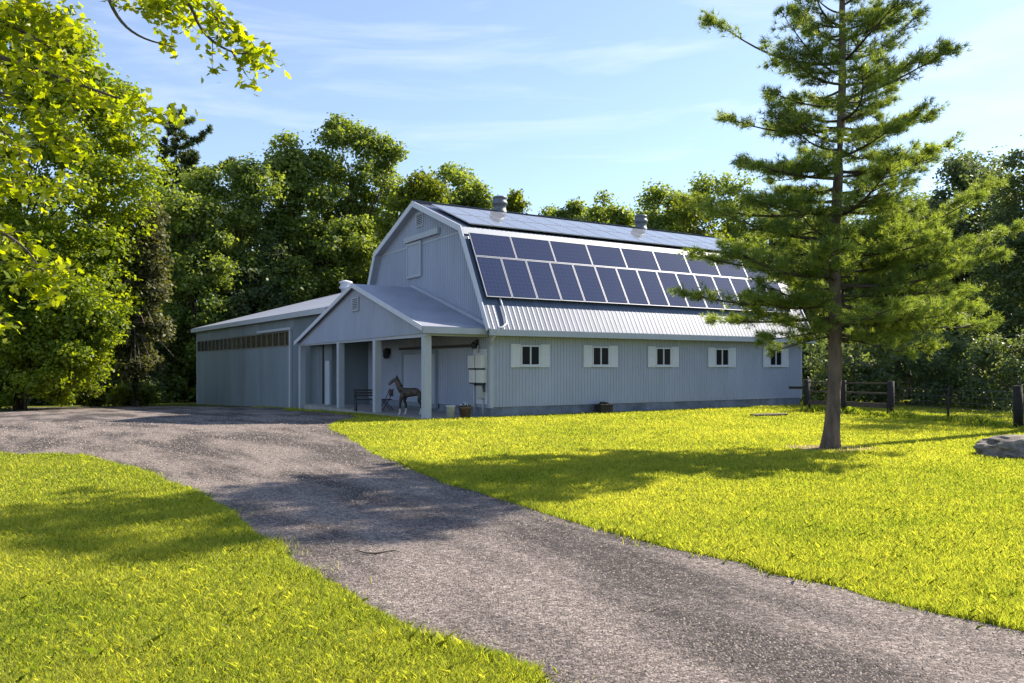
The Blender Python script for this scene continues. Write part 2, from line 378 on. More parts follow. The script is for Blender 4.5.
# ------------------------------------------------------------------ barn
LEN, WID = 16.1, 11.0
PROF = [(-0.45, 2.97), (1.56, 6.68), (5.55, 8.24), (9.54, 6.68), (11.55, 2.97)]
def roof_z(v):
    for (a, za), (b, zb) in zip(PROF[:-1], PROF[1:]):
        if a <= v <= b: return za + (zb - za) * (v - a) / (b - a)
    return 2.97
barn = empty('barn', (A0[0], A0[1], 0), TH, label='large pale blue-grey gambrel barn with solar panels on its roof and a porch', cat='barn')
m = MB(); m.box(0.03, LEN - 0.03, 0.03, WID - 0.03, -0.4, 0.34); m.build('foundation', M['found'], barn)
m = MB(); m.ribbed((0, 0, 0), (1, 0, 0), (0, -1, 0), LEN, lambda t: 0.33, lambda t: 3.3, 0.135, 0.02); side = m.build('side_wall', M['siding'], barn, False)
m = MB(); m.ribbed((LEN, WID, 0), (-1, 0, 0), (0, 1, 0), LEN, lambda t: 0.33, lambda t: 3.3, 0.3, 0.016); m.build('side_wall', M['siding'], barn, False)
for u, sgn in ((0, -1), (LEN, 1)):
    m = MB(); m.ribbed((u, 0, 0), (0, 1, 0), (sgn, 0, 0), WID, lambda t: 0.30, lambda t: roof_z(t) - 0.03, 0.145, 0.026)
    gw = m.build('gable_wall', M['siding'], barn, False)
    if u == 0:
        m = MB()
        m.box(-0.035, 0.0, 1.7, 9.4, 6.56, 6.62); m.build('siding_joint', M['trim'], gw)
        # louvred vent
        m = MB(); m.box(-0.06, 0.0, 5.18, 5.82, 7.28, 7.34); m.box(-0.06, 0, 5.18, 5.82, 7.78, 7.84); m.box(-0.06, 0, 5.18, 5.24, 7.34, 7.78); m.box(-0.06, 0, 5.76, 5.82, 7.34, 7.78)
        m.build('vent_frame', M['trim'], gw)
        m = MB(); m.box(-0.03, -0.027, 5.24, 5.76, 7.34, 7.78); m.build('vent_backing', M['dark'], gw); m = MB()  # dark sheet stands in for the shade behind the slats
        for k in range(6):
            z = 7.36 + k * 0.072
            m.quad((-0.056, 5.24, z), (-0.056, 5.76, z), (-0.036, 5.76, z + 0.045), (-0.036, 5.24, z + 0.045))
        m.build('gable_vent', M['trim'], gw)
        m = MB(); m.box(-0.07, -0.03, 5.3, 6.65, 5.3, 6.72, 0.008)
        hd = m.build('hay_door', M['siding'], barn)
        m = MB()
        for (a, b, c, d) in ((5.3, 6.65, 5.3, 5.4), (5.3, 6.65, 6.62, 6.72), (5.3, 5.4, 5.4, 6.62), (6.55, 6.65, 5.4, 6.62)): m.box(-0.095, -0.0705, a, b, c, d)
        m.build('door_frame', M['trim'], hd)
        m = MB(); m.box(-0.16, -0.02, 3.7, 6.75, 6.76, 6.98, 0.01); m.build('door_track', M['trim'], hd)
# roof: four ribbed slopes
m = MB()
for (a, za), (b, zb) in zip(PROF[:-1], PROF[1:]):
    d = Vector((0, b - a, zb - za)); ln = d.length; d.normalize(); n = Vector((0, -d.z, d.y))
    m.ribbed((-0.30, a, za), (1, 0, 0), n, LEN + 0.6, lambda t: 0, lambda t, ln=ln: ln, 0.20, 0.006, 0.045, along=d)
roof = m.build('roof', M['roof'], barn, False)
m = MB()
for (a, za), (b, zb) in zip(PROF[:-1], PROF[1:]):
    d = Vector((0, b - a, zb - za)).normalized(); n = Vector((0, -d.z, d.y)) * 0.09
    m.quad((-0.29, a - n.y, za - n.z), (LEN + .29, a - n.y, za - n.z), (LEN + .29, b - n.y, zb - n.z), (-0.29, b - n.y, zb - n.z))
m.build('roof_lining', M['trim'], roof, False)
for u in (-0.345, LEN + 0.305):
    m = MB()
    for k, ((a, za), (b, zb)) in enumerate(zip(PROF[:-1], PROF[1:])):
        d = Vector((0, b - a, zb - za)).normalized(); n = Vector((0, -d.z, d.y))
        up_, lo_ = 0.045, -0.17
        # mitred along the profile: points offset along averaged normals
        def off(i, s_):
            ds = []
            for (p, q) in ((i - 1, i), (i, i + 1)):
                if p >= 0 and q < len(PROF):
                    e = Vector((PROF[q][0] - PROF[p][0], PROF[q][1] - PROF[p][1])).normalized(); ds.append(Vector((-e.y, e.x)))
            nn = sum(ds, Vector((0, 0))).normalized(); c = nn.dot(ds[0])
            return (u, PROF[i][0] + nn.x * s_ / c, PROF[i][1] + nn.y * s_ / c)
        m.prism([off(k, lo_), off(k + 1, lo_), off(k + 1, up_), off(k, up_)], (0.04, 0, 0))
    m.build('rake_trim', M['white'], roof)
for v0, v1 in ((-0.53, -0.40), (WID + 0.40, WID + 0.53)):
    m = MB(); m.box(-0.30, LEN + 0.30, v0, v1, 2.75, 2.96, 0.006); m.build('fascia', M['trim'], roof)
m = MB(); m.box(-0.1, LEN + 0.1, -0.395, -0.005, 2.80, 2.83); m.build('soffit', M['trim'], roof)
m = MB(); m.beam((-0.30, 5.55, 8.28), (LEN + 0.30, 5.55, 8.28), 0.36, 0.025); m.build('ridge_cap', M['roof'], roof)
for (x, y) in ((-0.03, -0.03), (LEN - 0.09, -0.03)):
    m = MB(); m.box(x, x + 0.12, y, y + 0.12, 0.30, 2.795); m.build('corner_trim', M['trim'], barn)
# windows with shutters
for k, u in enumerate((1.6, 4.72, 7.83, 11.07, 14.37)):
    fr = MB(); w2, z0, z1 = 0.40, 1.74, 2.46
    for (a, b, c, d) in ((-w2, w2, z1 - 0.05, z1), (-w2, w2, z0, z0 + 0.05), (-w2, -w2 + 0.05, z0 + 0.05, z1 - 0.05), (w2 - 0.05, w2, z0 + 0.05, z1 - 0.05), (-0.025, 0.025, z0 + 0.05, z1 - 0.05)):
        fr.box(u + a, u + b, -0.06, -0.003, c, d)
    wn = fr.build('window', M['white'], barn)
    for s_ in (-1, 1):
        g = MB(); x0 = u + (0.026 if s_ > 0 else -w2 + 0.051); g.box(x0, x0 + w2 - 0.077, -0.03, -0.018, z0 + 0.051, z1 - 0.051); g.build('pane', M['glass'], wn)
        c = u + s_ * 0.61
        sh = MB(); sh.box(c - 0.2, c + 0.2, -0.055, -0.018, 1.69, 2.50, 0.004)
        for q in (1.78, 2.12):
            sh.box(c - 0.15, c + 0.15, -0.064, -0.0555, q, q + 0.29, 0.004)
        sh.build('shutter', M['white'], wn)
    si = MB(); si.box(u - 0.44, u + 0.44, -0.085, -0.004, 1.70, 1.738); si.build('sill', M['white'], wn)
# solar panels
def panel(u0, s0, wu, hs, base, ax, name='solar_panel'):
    d = ax; n = Vector((0, -d.z, d.y))
    rot = Matrix((Vector((1, 0, 0)), d, n)).transposed().to_4x4()
    org = Vector(base) + d * s0 + n * 0.10 + Vector((u0, 0, 0))
    g = MB()
    g.box(0.0205, wu - 0.0205, 0.0205, hs - 0.0205, 0.010, 0.036)
    o = g.build(name, M['solar'], barn); o.matrix_local = Matrix.Translation(org) @ rot
    f = MB()
    for (a, b, c, e) in ((0, wu, 0, 0.020), (0, wu, hs - 0.020, hs), (0, 0.020, 0.020, hs - 0.020), (wu - 0.020, wu, 0.020, hs - 0.020)): f.box(a, b, c, e, 0, 0.042)
    f.build('panel_frame', M['solar_frame'], o)
dlow = Vector((0, PROF[1][0] - PROF[0][0], PROF[1][1] - PROF[0][1])).normalized()
dup_ = Vector((0, PROF[2][0] - PROF[1][0], PROF[2][1] - PROF[1][1])).normalized()
b0 = (0, PROF[0][0], PROF[0][1]); b1 = (0, PROF[1][0], PROF[1][1])
for k in range(15): panel(-0.14 + k * 1.043, 1.20, 1.016, 1.66, b0, dlow)
for k in range(9): panel(-0.14 + k * 1.718, 2.885, 1.698, 1.0, b0, dlow)
for r_ in range(2):
    for k in range(15): panel(0.12 + k * 1.035, 0.10 + r_ * 1.70, 1.012, 1.68, b1, dup_)
# smooth flashing under the roof break, panel rails, conduit
m = MB(); n_ = Vector((0, -dlow.z, dlow.y)); p = Vector(b0) + dlow * 4.03 + n_ * 0.03; m.beam((-0.29, p.y, p.z), (LEN + 0.29, p.y, p.z), 0.02, 0.30, up=dlow); m.build('flashing', M['trim'], roof)
m = MB()
for s_ in (1.6, 2.5, 3.2, 3.7):
    p = Vector(b0) + dlow * s_ + Vector((0, -dlow.z, dlow.y)) * 0.07; m.beam((0.0, p.y, p.z), (15.5, p.y, p.z), 0.05, 0.05)
for s_ in (0.5, 1.4, 2.2, 3.1):
    p = Vector(b1) + dup_ * s_ + Vector((0, -dup_.z, dup_.y)) * 0.07; m.beam((0.32, p.y, p.z), (15.7, p.y, p.z), 0.05, 0.05)
m.build('panel_rail', M['galv'], barn)
nl = Vector((0, -dlow.z, dlow.y)) * 0.06
P_ = lambda u, s_: Vector(b0) + dlow * s_ + nl + Vector((u, 0, 0))
m = MB(); m.tube([P_(0.42, 1.25), P_(0.42, 0.5), P_(0.38, 0.2), P_(0.22, 0.06), P_(0.05, 0.02), Vector((-0.05, -0.56, 2.86)), Vector((-0.06, -0.3, 2.68)), Vector((-0.06, -0.10, 2.45))], 0.035); m.build('conduit', M['white'], barn)
# ventilators on the ridge
for u in (3.75, 11.6):
    v = MB(); v.lathe((u, 5.6, 8.1), [(0.30, 0), (0.30, 0.22), (0.27, 0.24), (0.27, 0.46), (0.33, 0.48), (0.33, 0.58), (0.29, 0.62), (0.29, 0.74), (0.31, 0.75), (0.28, 0.82), (0.10, 0.86), (0.02, 0.87)])
    v.build('ventilator', M['galv'], roof)
# porch
PU = -2.55
pr, pa, pl = (-0.12, 3.02), (6.15, 4.93), (13.65, 2.86)
m = MB()
for (p, q) in ((pr, pa), (pa, pl)):
    d = Vector((0, q[0] - p[0], q[1] - p[1])); n = Vector((0, -d.z, d.y)).normalized()
    m.prism([(PU - 0.05, p[0], p[1]), (PU - 0.05, q[0], q[1]), (PU - 0.05, q[0] - n.y * 0.06, q[1] - n.z * 0.06), (PU - 0.05, p[0] - n.y * 0.06, p[1] - n.z * 0.06)], (-PU + 0.03, 0, 0))
prf = m.build('porch_roof', M['porch_roof'], barn)
m = MB()
for (p, q) in ((pr, pa), (pl, pa)):
    m.prism([(PU - 0.09, p[0], p[1] + 0.02), (PU - 0.09, q[0], q[1] + 0.02), (PU - 0.09, q[0], q[1] - 0.15), (PU - 0.09, p[0], p[1] - 0.15)], (0.038, 0, 0))
m.build('rake_trim', M['white'], prf)
m = MB(); m.box(PU - 0.04, -0.22, pr[0] - 0.05, pr[0] - 0.001, 2.79, 2.99); m.build('fascia', M['trim'], prf)
m = MB(); m.beam((-0.10, 0.1, 3.16), (-0.10, 6.0, 4.96), 0.12, 0.12); m.build('flashing', M['trim'], prf)
def pz(t):
    v = 0.05 + t
    return (pr[1] + (pa[1] - pr[1]) * (v - pr[0]) / (pa[0] - pr[0]) if v < pa[0] else pa[1] + (pl[1] - pa[1]) * (v - pa[0]) / (pl[0] - pa[0])) - 0.08
m = MB(); m.ribbed((PU + 0.12, 0.05, 0), (0, 1, 0), (-1, 0, 0), 13.45, lambda t: 2.80 - 0.07 * t / 13.4, lambda t: max(pz(t), 2.74), 0.13, 0.02)
pgw = m.build('porch_gable', M['siding'], barn, False)
m = MB(); c = 6.15
for (a, b, z0, z1) in ((c - .33, c + .33, 3.88, 3.93), (c - .33, c + .33, 4.35, 4.40), (c - .33, c - .27, 3.93, 4.35), (c + .27, c + .33, 3.93, 4.35)): m.box(PU + 0.04, PU + 0.105, a, b, z0, z1)
m.build('vent_frame', M['trim'], pgw); m = MB(); m.box(PU + .08, PU + .085, c - .27, c + .27, 3.93, 4.35); m.build('vent_backing', M['dark'], pgw); m = MB()  # dark backing put in as the shaded hollow behind these louvres
for k in range(6):
    z = 3.94 + k * 0.068; m.quad((PU + .045, c - .27, z), (PU + .045, c + .27, z), (PU + .07, c + .27, z + .042), (PU + .07, c - .27, z + .042))
m.build('gable_vent', M['trim'], pgw)
m = MB(); m.box(PU + 0.16, PU + 0.34, 0.05, 13.5, 2.68, 2.85); m.box(PU + 0.35, -0.05, 0.05, 0.2, 2.72, 2.86); m.build('porch_beam', M['trim'], barn)
m = MB(); m.quad((PU + .36, 0.21, 2.87), (-0.03, 0.21, 2.87), (-0.03, 13.45, 2.80), (PU + .36, 13.45, 2.80)); m.build('porch_ceiling', M['wood_pale'], barn)
for v in (0.22, 4.40, 8.3, 13.5):
    zb = float(gz(*(A0 + dR * -2.3 + dL * v)))
    m = MB(); m.box(-2.425, -2.175, v - 0.125, v + 0.125, zb - 0.1, 2.70, 0.006)
    m.build('porch_post', M['trim'], barn)
m = MB(); m.prism([(-2.6, -0.05, -0.35), (-0.02, -0.05, -0.35), (-0.02, 12.2, -0.35), (-2.6, 12.2, -0.35)], (0, 0, 0.37)); m.build('porch_slab', M['concrete'], barn)
# sliding barn door on the wall under the porch
m = MB(); m.box(-0.085, -0.03, 3.9, 7.1, 0.12, 2.35, 0.006); bd = m.build('sliding_door', M['siding'], barn)
m = MB()
for (a, b, z0, z1) in ((3.9, 7.1, 2.2, 2.35), (3.9, 7.1, 0.12, 0.3), (3.9, 4.05, 0.3, 2.2), (6.95, 7.1, 0.3, 2.2)): m.box(-0.105, -0.086, a, b, z0, z1)
m.build('door_frame', M['siding_shed'], bd)
m = MB(); m.box(-0.14, -0.03, 0.9, 7.3, 2.40, 2.50); m.build('door_track', M['dark'], bd)

# shed ------------------------------------------------------------
SL = np.array([-22.6, 57.0]); SD = np.array([0.5603, -0.8283]); SN = np.array([0.8283, 0.5603])   # along the front, towards the back
SZ = -1.02
shed = empty('shed', (SL[0], SL[1], SZ), math.atan2(SD[1], SD[0]), label='long low pale green-grey shed with a strip of windows behind the porch', cat='shed')
SLEN, SDEP = 26.0, 16.0; ze0, ze1 = 5.40, 5.34       # eave above shed base
def se(t): return ze0 + (ze1 - ze0) * t / SLEN
WB0, WB1 = 3.78, 4.55                    # window band
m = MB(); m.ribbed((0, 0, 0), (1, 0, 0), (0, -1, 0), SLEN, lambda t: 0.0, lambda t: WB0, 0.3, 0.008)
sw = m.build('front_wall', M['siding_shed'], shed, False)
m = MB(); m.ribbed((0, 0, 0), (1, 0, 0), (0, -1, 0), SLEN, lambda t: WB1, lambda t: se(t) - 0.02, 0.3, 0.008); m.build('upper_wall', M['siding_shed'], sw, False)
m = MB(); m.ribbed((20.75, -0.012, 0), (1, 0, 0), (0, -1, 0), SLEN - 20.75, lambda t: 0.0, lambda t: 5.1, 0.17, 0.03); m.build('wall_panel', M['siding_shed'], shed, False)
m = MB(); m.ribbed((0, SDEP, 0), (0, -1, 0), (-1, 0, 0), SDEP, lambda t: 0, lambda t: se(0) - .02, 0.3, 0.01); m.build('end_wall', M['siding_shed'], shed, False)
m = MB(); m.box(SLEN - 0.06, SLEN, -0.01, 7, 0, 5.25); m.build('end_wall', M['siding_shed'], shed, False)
m = MB(); m.box(0.25, 20.55, 0.05, 0.07, WB0, WB1)
wb = m.build('window_strip', M['oldglass'], shed)
m = MB()
for k in range(21):
    u = 0.25 + k * (20.3 / 20); m.box(u - 0.05, u + 0.05, -0.01, 0.049, WB0 + .05, WB1 - .05)
m.box(0.2, 20.6, -0.015, 0.049, WB0 - 0.02, WB0 + 0.05); m.box(0.2, 20.6, -0.015, 0.049, WB1 - 0.05, WB1 + 0.02)
m.build('window_frame', M['mullion'], wb)
m = MB(); m.box(0.02, 0.2, -0.025, 0.0, 0, se(0) - .05); m.build('corner_trim', M['trim'], shed)
m = MB(); m.box(15.6, 20.4, -0.10, -0.025, 0.08, WB0 - 0.06, 0.006); sdo = m.build('sliding_door', M['siding_shed'], shed)
m = MB(); m.box(15.2, 20.9, -0.18, -0.02, WB1 + 0.03, WB1 + 0.16); m.build('door_track', M['trim'], sdo)
m = MB(); m.box(20.5, 20.72, -0.13, -0.02, 0, WB1 + .02); m.build('door_post', M['trim'], shed)
m = MB(); m.box(25.0, 25.15, -0.08, -0.045, 0, 4.9); m.build('downpipe', M['dark'], shed)
m = MB(); m.box(SLEN - .55, SLEN - .02, -0.11, -0.045, 0.6, 3.0); m.build('side_door', M['trim'], shed)
m = MB(); e = 0.3; zr = 7.85
apx = (8.2, 8.0, zr); ap2 = (SLEN, 8.0, zr - 0.05)
f0, f1 = (-e, -e, ze0 - 0.02), (SLEN, -e, ze1 - 0.02); b0_, b1_ = (-e, SDEP + e, ze0 - 0.02), (SLEN, SDEP + e, ze1 - .02)
for poly in ((f0, f1, ap2, apx), (f0, apx, b0_), (b0_, apx, ap2, b1_)):
    m.prism(list(poly), (0, 0, 0.07))
srf = m.build('roof', M['porch_roof'], shed)
m = MB(); m.beam((-e, -e - .03, ze0 - 0.1), (SLEN, -e - .03, ze1 - 0.1), 0.05, 0.24); m.beam((-e - .03, -e, ze0 - 0.1), (-e - .03, SDEP + e, ze0 - .1), 0.05, 0.24); m.build('fascia', M['trim'], srf)
m = MB(); m.quad((-e, -e, ze0 - .18), (SLEN, -e, ze1 - .18), (SLEN, 0, ze1 - .18), (-e, 0, ze0 - .18)); m.build('soffit', M['mullion'], srf)
m = MB(); m.lathe((8.3, 7.9, zr - .25), [(0.32, 0), (0.32, 0.45), (0.45, 0.5), (0.45, 0.62), (0.36, 0.66), (0.36, 0.85), (0.48, 0.88), (0.42, 0.98), (0.05, 1.08)]); m.build('ventilator', M['white'], srf)

# things on and around the porch ---------------------------------------------
def bl(u, v, z=None):
    p = A0 + dR * u + dL * v
    return (p[0], p[1], float(gz(*p)) if z is None else z)
board = empty('utility_board', bl(0, 0.62, 0), TH, label='white utility board on the barn wall beside the porch corner', cat='utility board')
m = MB(); m.box(-0.05, -0.02, -0.46, 0.5, 0.42, 2.32, 0.004); m.build('backboard', M['white'], board)
m = MB(); m.box(-0.19, -0.051, -0.34, 0.06, 0.62, 1.06, 0.01); db = m.build('disconnect_box', M['grey_box'], board)
m = MB(); m.tube([(-0.12, -0.38, 1.10), (-0.12, -0.40, 0.85)], 0.025); m.build('handle', M['dark'], db)
m = MB(); m.tube([(-0.1, 0.32, 1.10), (-0.1, 0.32, 0.05)], 0.035); m.tube([(-0.1, -0.28, 0.63), (-0.1, -0.28, 0.05)], 0.03); m.tube([(-0.1, 0.06, 2.45), (-0.1, 0.06, 2.2)], 0.03); m.build('conduit', M['grey_box'], board)
m = MB(); m.tube([(-0.12, 0.28, 1.08), (-0.14, -0.36, 1.10), (-0.14, -0.38, 0.98)], 0.03); m.build('cable', M['dark'], board)
for (v, z, nm) in ((0.37, 1.66, 'upper inverter box nearer the porch on the utility board'), (-0.16, 1.66, 'upper inverter box nearer the barn corner on the utility board'), (0.30, 1.16, 'lower inverter box nearer the porch on the utility board'), (-0.20, 1.16, 'lower inverter box nearer the barn corner on the utility board')):
    iv = empty('inverter', bl(-0.05, 0.62 + v, z), TH, label='pale ' + nm, cat='inverter', group='inverter boxes on the barn wall')
    m = MB(); m.box(-0.17, -0.003, -0.22, 0.22, 0, 0.44, 0.012); m.build('housing', M['pale_box'], iv)
    m = MB(); m.box(-0.15, -0.01, -0.2, 0.2, -0.05, -0.001); m.build('connector_panel', M['dark'], iv)
lamp = empty('wall_lamp', bl(0, 0.85, 2.32), TH, label='small dark lamp above the utility board', cat='lamp', group='lamps under the porch')
m = MB(); m.box(-0.05, -0.02, -0.06, 0.06, 0.12, 0.34); m.tube([(-0.04, 0, 0.26), (-0.14, 0, 0.30), (-0.18, 0, 0.24)], 0.015); m.build('bracket', M['dark'], lamp)
m = MB(); m.lathe((-0.18, 0, 0.02), [(0.05, 0), (0.11, 0.05), (0.11, 0.16), (0.04, 0.24)], 10); m.build('lamp_shade', M['dark'], lamp)
lamp = empty('wall_lamp', bl(0, 8.5, 2.05), TH, label='dark lantern on the far wall between the second and third porch posts', cat='lamp', group='lamps under the porch')
m = MB(); m.box(-0.05, -0.02, -0.06, 0.06, 0.2, 0.45); m.tube([(-0.04, 0, 0.40), (-0.17, 0, 0.46), (-0.2, 0, 0.42)], 0.02); m.build('bracket', M['dark'], lamp)
m = MB(); m.lathe((-0.2, 0, 0), [(0.07, 0), (0.14, 0.08), (0.14, 0.32), (0.17, 0.34), (0.04, 0.45)], 8); m.build('lamp_shade', M['dark'], lamp)

# foal (statue-like young horse), facing left
def horse():
    X0, D0 = -3.47, 27.45
    root = empty('foal', (X0, D0, 0.02), R(8), label='dark dappled foal with white lower legs standing under the porch', cat='horse')
    bm = bmesh.new(); sk = bm.verts.layers.skin.verify()
    def chain(pts, start=None):
        prev = start; out = []
        for x, y, z, r in pts:
            v = bm.verts.new((x, y, z)); v[sk].radius = (r, r)
            if prev is not None: bm.edges.new((prev, v))
            prev = v; out.append(v)
        return out
    body = chain([(0.36, 0, 0.80, 0.15), (0.22, 0, 0.84, 0.165), (0.0, 0, 0.80, 0.16), (-0.2, 0, 0.83, 0.165), (-0.33, 0, 0.86, 0.14)])
    body[0][sk].use_root = True
    neck = chain([(-0.42, 0, 0.98, 0.105), (-0.48, 0, 1.12, 0.085), (-0.52, 0, 1.23, 0.08), (-0.60, 0, 1.24, 0.075), (-0.72, 0, 1.13, 0.055), (-0.79, 0, 1.06, 0.045)], body[-1])
    for sy in (-1, 1):
        dx = 0.05 * sy
        chain([(-0.30 + dx, 0.10 * sy, 0.66, 0.075), (-0.30 + dx * 1.5, 0.11 * sy, 0.46, 0.05), (-0.29 + dx * 2, 0.11 * sy, 0.40, 0.048), (-0.29 + dx * 2, 0.11 * sy, 0.14, 0.032), (-0.31 + dx * 2, 0.11 * sy, 0.09, 0.036), (-0.34 + dx * 2, 0.11 * sy, 0.02, 0.045)], body[3])
        chain([(0.36 + dx, 0.11 * sy, 0.64, 0.095), (0.31 + dx * 1.5, 0.11 * sy, 0.53, 0.068), (0.43 + dx * 1.8, 0.11 * sy, 0.38, 0.045), (0.42 + dx * 2, 0.11 * sy, 0.14, 0.034), (0.40 + dx * 2, 0.11 * sy, 0.09, 0.037), (0.37 + dx * 2, 0.11 * sy, 0.02, 0.045)], body[0])
    me = bpy.data.meshes.new('body'); bm.to_mesh(me); bm.free()
    o = bpy.data.objects.new('body', me); C.objects.link(o); o.parent = root
    o.modifiers.new('skin', 'SKIN').use_smooth_shade = True
    sb = o.modifiers.new('sub', 'SUBSURF'); sb.levels = 2; sb.render_levels = 2
    mt, t, b = mat_base('foal_coat')
    tcn = N(t, 'ShaderNodeTexCoord'); n = N(t, 'ShaderNodeTexNoise'); n.inputs['Scale'].default_value = 9; n.inputs['Detail'].default_value = 4
    r = N(t, 'ShaderNodeValToRGB'); r.color_ramp.elements[0].position = 0.42; r.color_ramp.elements[1].position = 0.62
    r.color_ramp.elements[0].color = (0.035, 0.024, 0.020, 1); r.color_ramp.elements[1].color = (0.085, 0.065, 0.06, 1)
    sp = N(t, 'ShaderNodeSeparateXYZ'); r2 = N(t, 'ShaderNodeValToRGB')
    r2.color_ramp.interpolation = 'CONSTANT'
    r2.color_ramp.elements[0].color = (0.5, 0.5, 0.5, 1); r2.color_ramp.elements[1].color = (0, 0, 0, 1); r2.color_ramp.elements[1].position = 0.25
    mxn = N(t, 'ShaderNodeMixRGB'); mxn.inputs['Color2'].default_value = (0.42, 0.41, 0.41, 1)
    gt = N(t, 'ShaderNodeMath', operation='LESS_THAN'); gt.inputs[1].default_value = 0.25
    dk = N(t, 'ShaderNodeMath', operation='LESS_THAN'); dk.inputs[1].default_value = 0.60
    mdk = N(t, 'ShaderNodeMixRGB'); mdk.inputs['Color2'].default_value = (0.022, 0.018, 0.016, 1)
    L2 = t.links.new
    L2(tcn.outputs['Object'], n.inputs['Vector']); L2(n.outputs['Fac'], r.inputs['Fac']); L2(tcn.outputs['Object'], sp.inputs['Vector'])
    L2(sp.outputs['Z'], gt.inputs[0]); L2(sp.outputs['Z'], dk.inputs[0])
    L2(r.outputs['Color'], mdk.inputs['Color1']); L2(dk.outputs[0], mdk.inputs['Fac'])
    L2(mdk.outputs['Color'], mxn.inputs['Color1']); L2(gt.outputs[0], mxn.inputs['Fac']); L2(mxn.outputs['Color'], b.inputs['Base Color'])
    t.nodes.remove(r2); b.inputs['Roughness'].default_value = 0.7; me.materials.append(mt)
    m = MB()
    for sy in (-1, 1):
        m.tube([(-0.50, 0.05 * sy, 1.28), (-0.50, 0.065 * sy, 1.35), (-0.51, 0.06 * sy, 1.41)], [0.03, 0.028, 0.004], 6)
    m.build('ears', M['dark'], root)
    m = MB(); m.tube([(-0.30, 0, 1.02), (-0.38, 0, 1.10), (-0.43, 0, 1.22), (-0.50, 0, 1.33), (-0.56, 0, 1.31)], [0.02, 0.035, 0.035, 0.03, 0.01], 6); m.build('mane', M['dark'], root)
    m = MB(); m.tube([(0.47, 0, 0.88), (0.56, 0, 0.82), (0.59, 0, 0.62), (0.57, 0, 0.42)], [0.03, 0.045, 0.05, 0.01], 7); m.build('tail', M['dark'], root)
    m = MB()
    for sy in (-1, 1): m.lathe((-0.635, 0.066 * sy, 1.205), [(0.002, -0.016), (0.014, -0.008), (0.016, 0), (0.014, 0.008), (0.002, 0.016)], 8)
    m.build('eyes', M['glass'], root)
horse()

def bench():
    p = (-5.55, 30.4); rt = empty('bench', (p[0], p[1], 0.02), R(20), label='dark slatted bench between the second and third porch posts', cat='bench')
    m = MB()
    for k in range(4): m.box(-0.45, 0.45, -0.2 + k * 0.1, -0.12 + k * 0.1, 0.42, 0.45)
    m.build('seat', M['dark'], rt)
    m = MB()
    for k in range(3): m.box(-0.45, 0.45, 0.22 + k * 0.015, 0.245 + k * 0.015, 0.55 + k * 0.1, 0.62 + k * 0.1)
    m.build('backrest', M['dark'], rt)
    for sx in (-1, 1):
        m = MB(); m.tube([(sx * 0.42, -0.18, 0), (sx * 0.42, -0.18, 0.64)], 0.025, 6); m.build('leg', M['dark'], rt)
        m = MB(); m.tube([(sx * 0.42, 0.2, 0), (sx * 0.42, 0.21, 0.45), (sx * 0.42, 0.27, 0.84)], 0.025, 6); m.build('leg', M['dark'], rt)
        m = MB(); m.tube([(sx * 0.42, -0.18, 0.64), (sx * 0.42, 0.22, 0.66)], 0.025, 6); m.build('armrest', M['dark'], rt)
bench()
def chair():
    rt = empty('folding_chair', (-4.85, 30.6, 0.02), R(-60), label='dark red folding chair behind the foal under the porch', cat='chair')
    m = MB(); m.box(-0.2, 0.2, -0.2, 0.18, 0.42, 0.45, 0.01); m.build('seat', M['red'], rt)
    m = MB(); m.box(-0.2, 0.2, 0.2, 0.225, 0.55, 0.82, 0.008); m.build('backrest', M['red'], rt)
    for sx in (-1, 1):
        m = MB(); m.tube([(sx * 0.2, -0.24, 0), (sx * 0.2, 0.05, 0.43), (sx * 0.2, 0.235, 0.84)], 0.015, 6); m.build('leg', M['red'], rt)
        m = MB(); m.tube([(sx * 0.17, 0.26, 0), (sx * 0.17, -0.12, 0.42)], 0.015, 6); m.build('leg', M['red'], rt)
chair()
rt = empty('bucket', (*bl(-1.5, 0.05)[:2], 0.02), 0, label='pale plastic bucket on the ground just right of the nearest porch post', cat='bucket')
m = MB(); m.lathe((0, 0, 0), [(0.12, 0), (0.15, 0.36), (0.165, 0.37), (0.165, 0.41), (0.15, 0.41), (0.14, 0.36), (0.11, 0.03)], 18); m.build('body', M['bucket'], rt)
m = MB(); m.tube([(-0.165, 0, 0.38), (-0.16, 0.05, 0.30), (0, 0.1, 0.22), (0.16, 0.05, 0.30), (0.165, 0, 0.38)], 0.006, 5); m.build('handle', M['dark'], rt)
rt = empty('flower_pot', (*bl(-0.95, 0.05)[:2], 0.02), 0, label='brown tub with pale flowers beside the bucket', cat='flower pot')
m = MB(); m.lathe((0, 0, 0), [(0.16, 0), (0.21, 0.30), (0.235, 0.31), (0.235, 0.36), (0.2, 0.36), (0.19, 0.31), (0.02, 0.30)], 18); m.build('tub', M['terracotta'], rt)
def cluster(name, c, r, n, size, mat, parent, flat=0.7):
    d = rng.normal(size=(n, 3)); d /= np.linalg.norm(d, axis=1)[:, None]; d[:, 2] = np.abs(d[:, 2])
    p = np.array(c) + d * r * rng.uniform(0.5, 1, (n, 1)) * np.array([1, 1, flat])
    return leaves(name, p, d, np.full(n, size), rng.random(n), mat, parent)

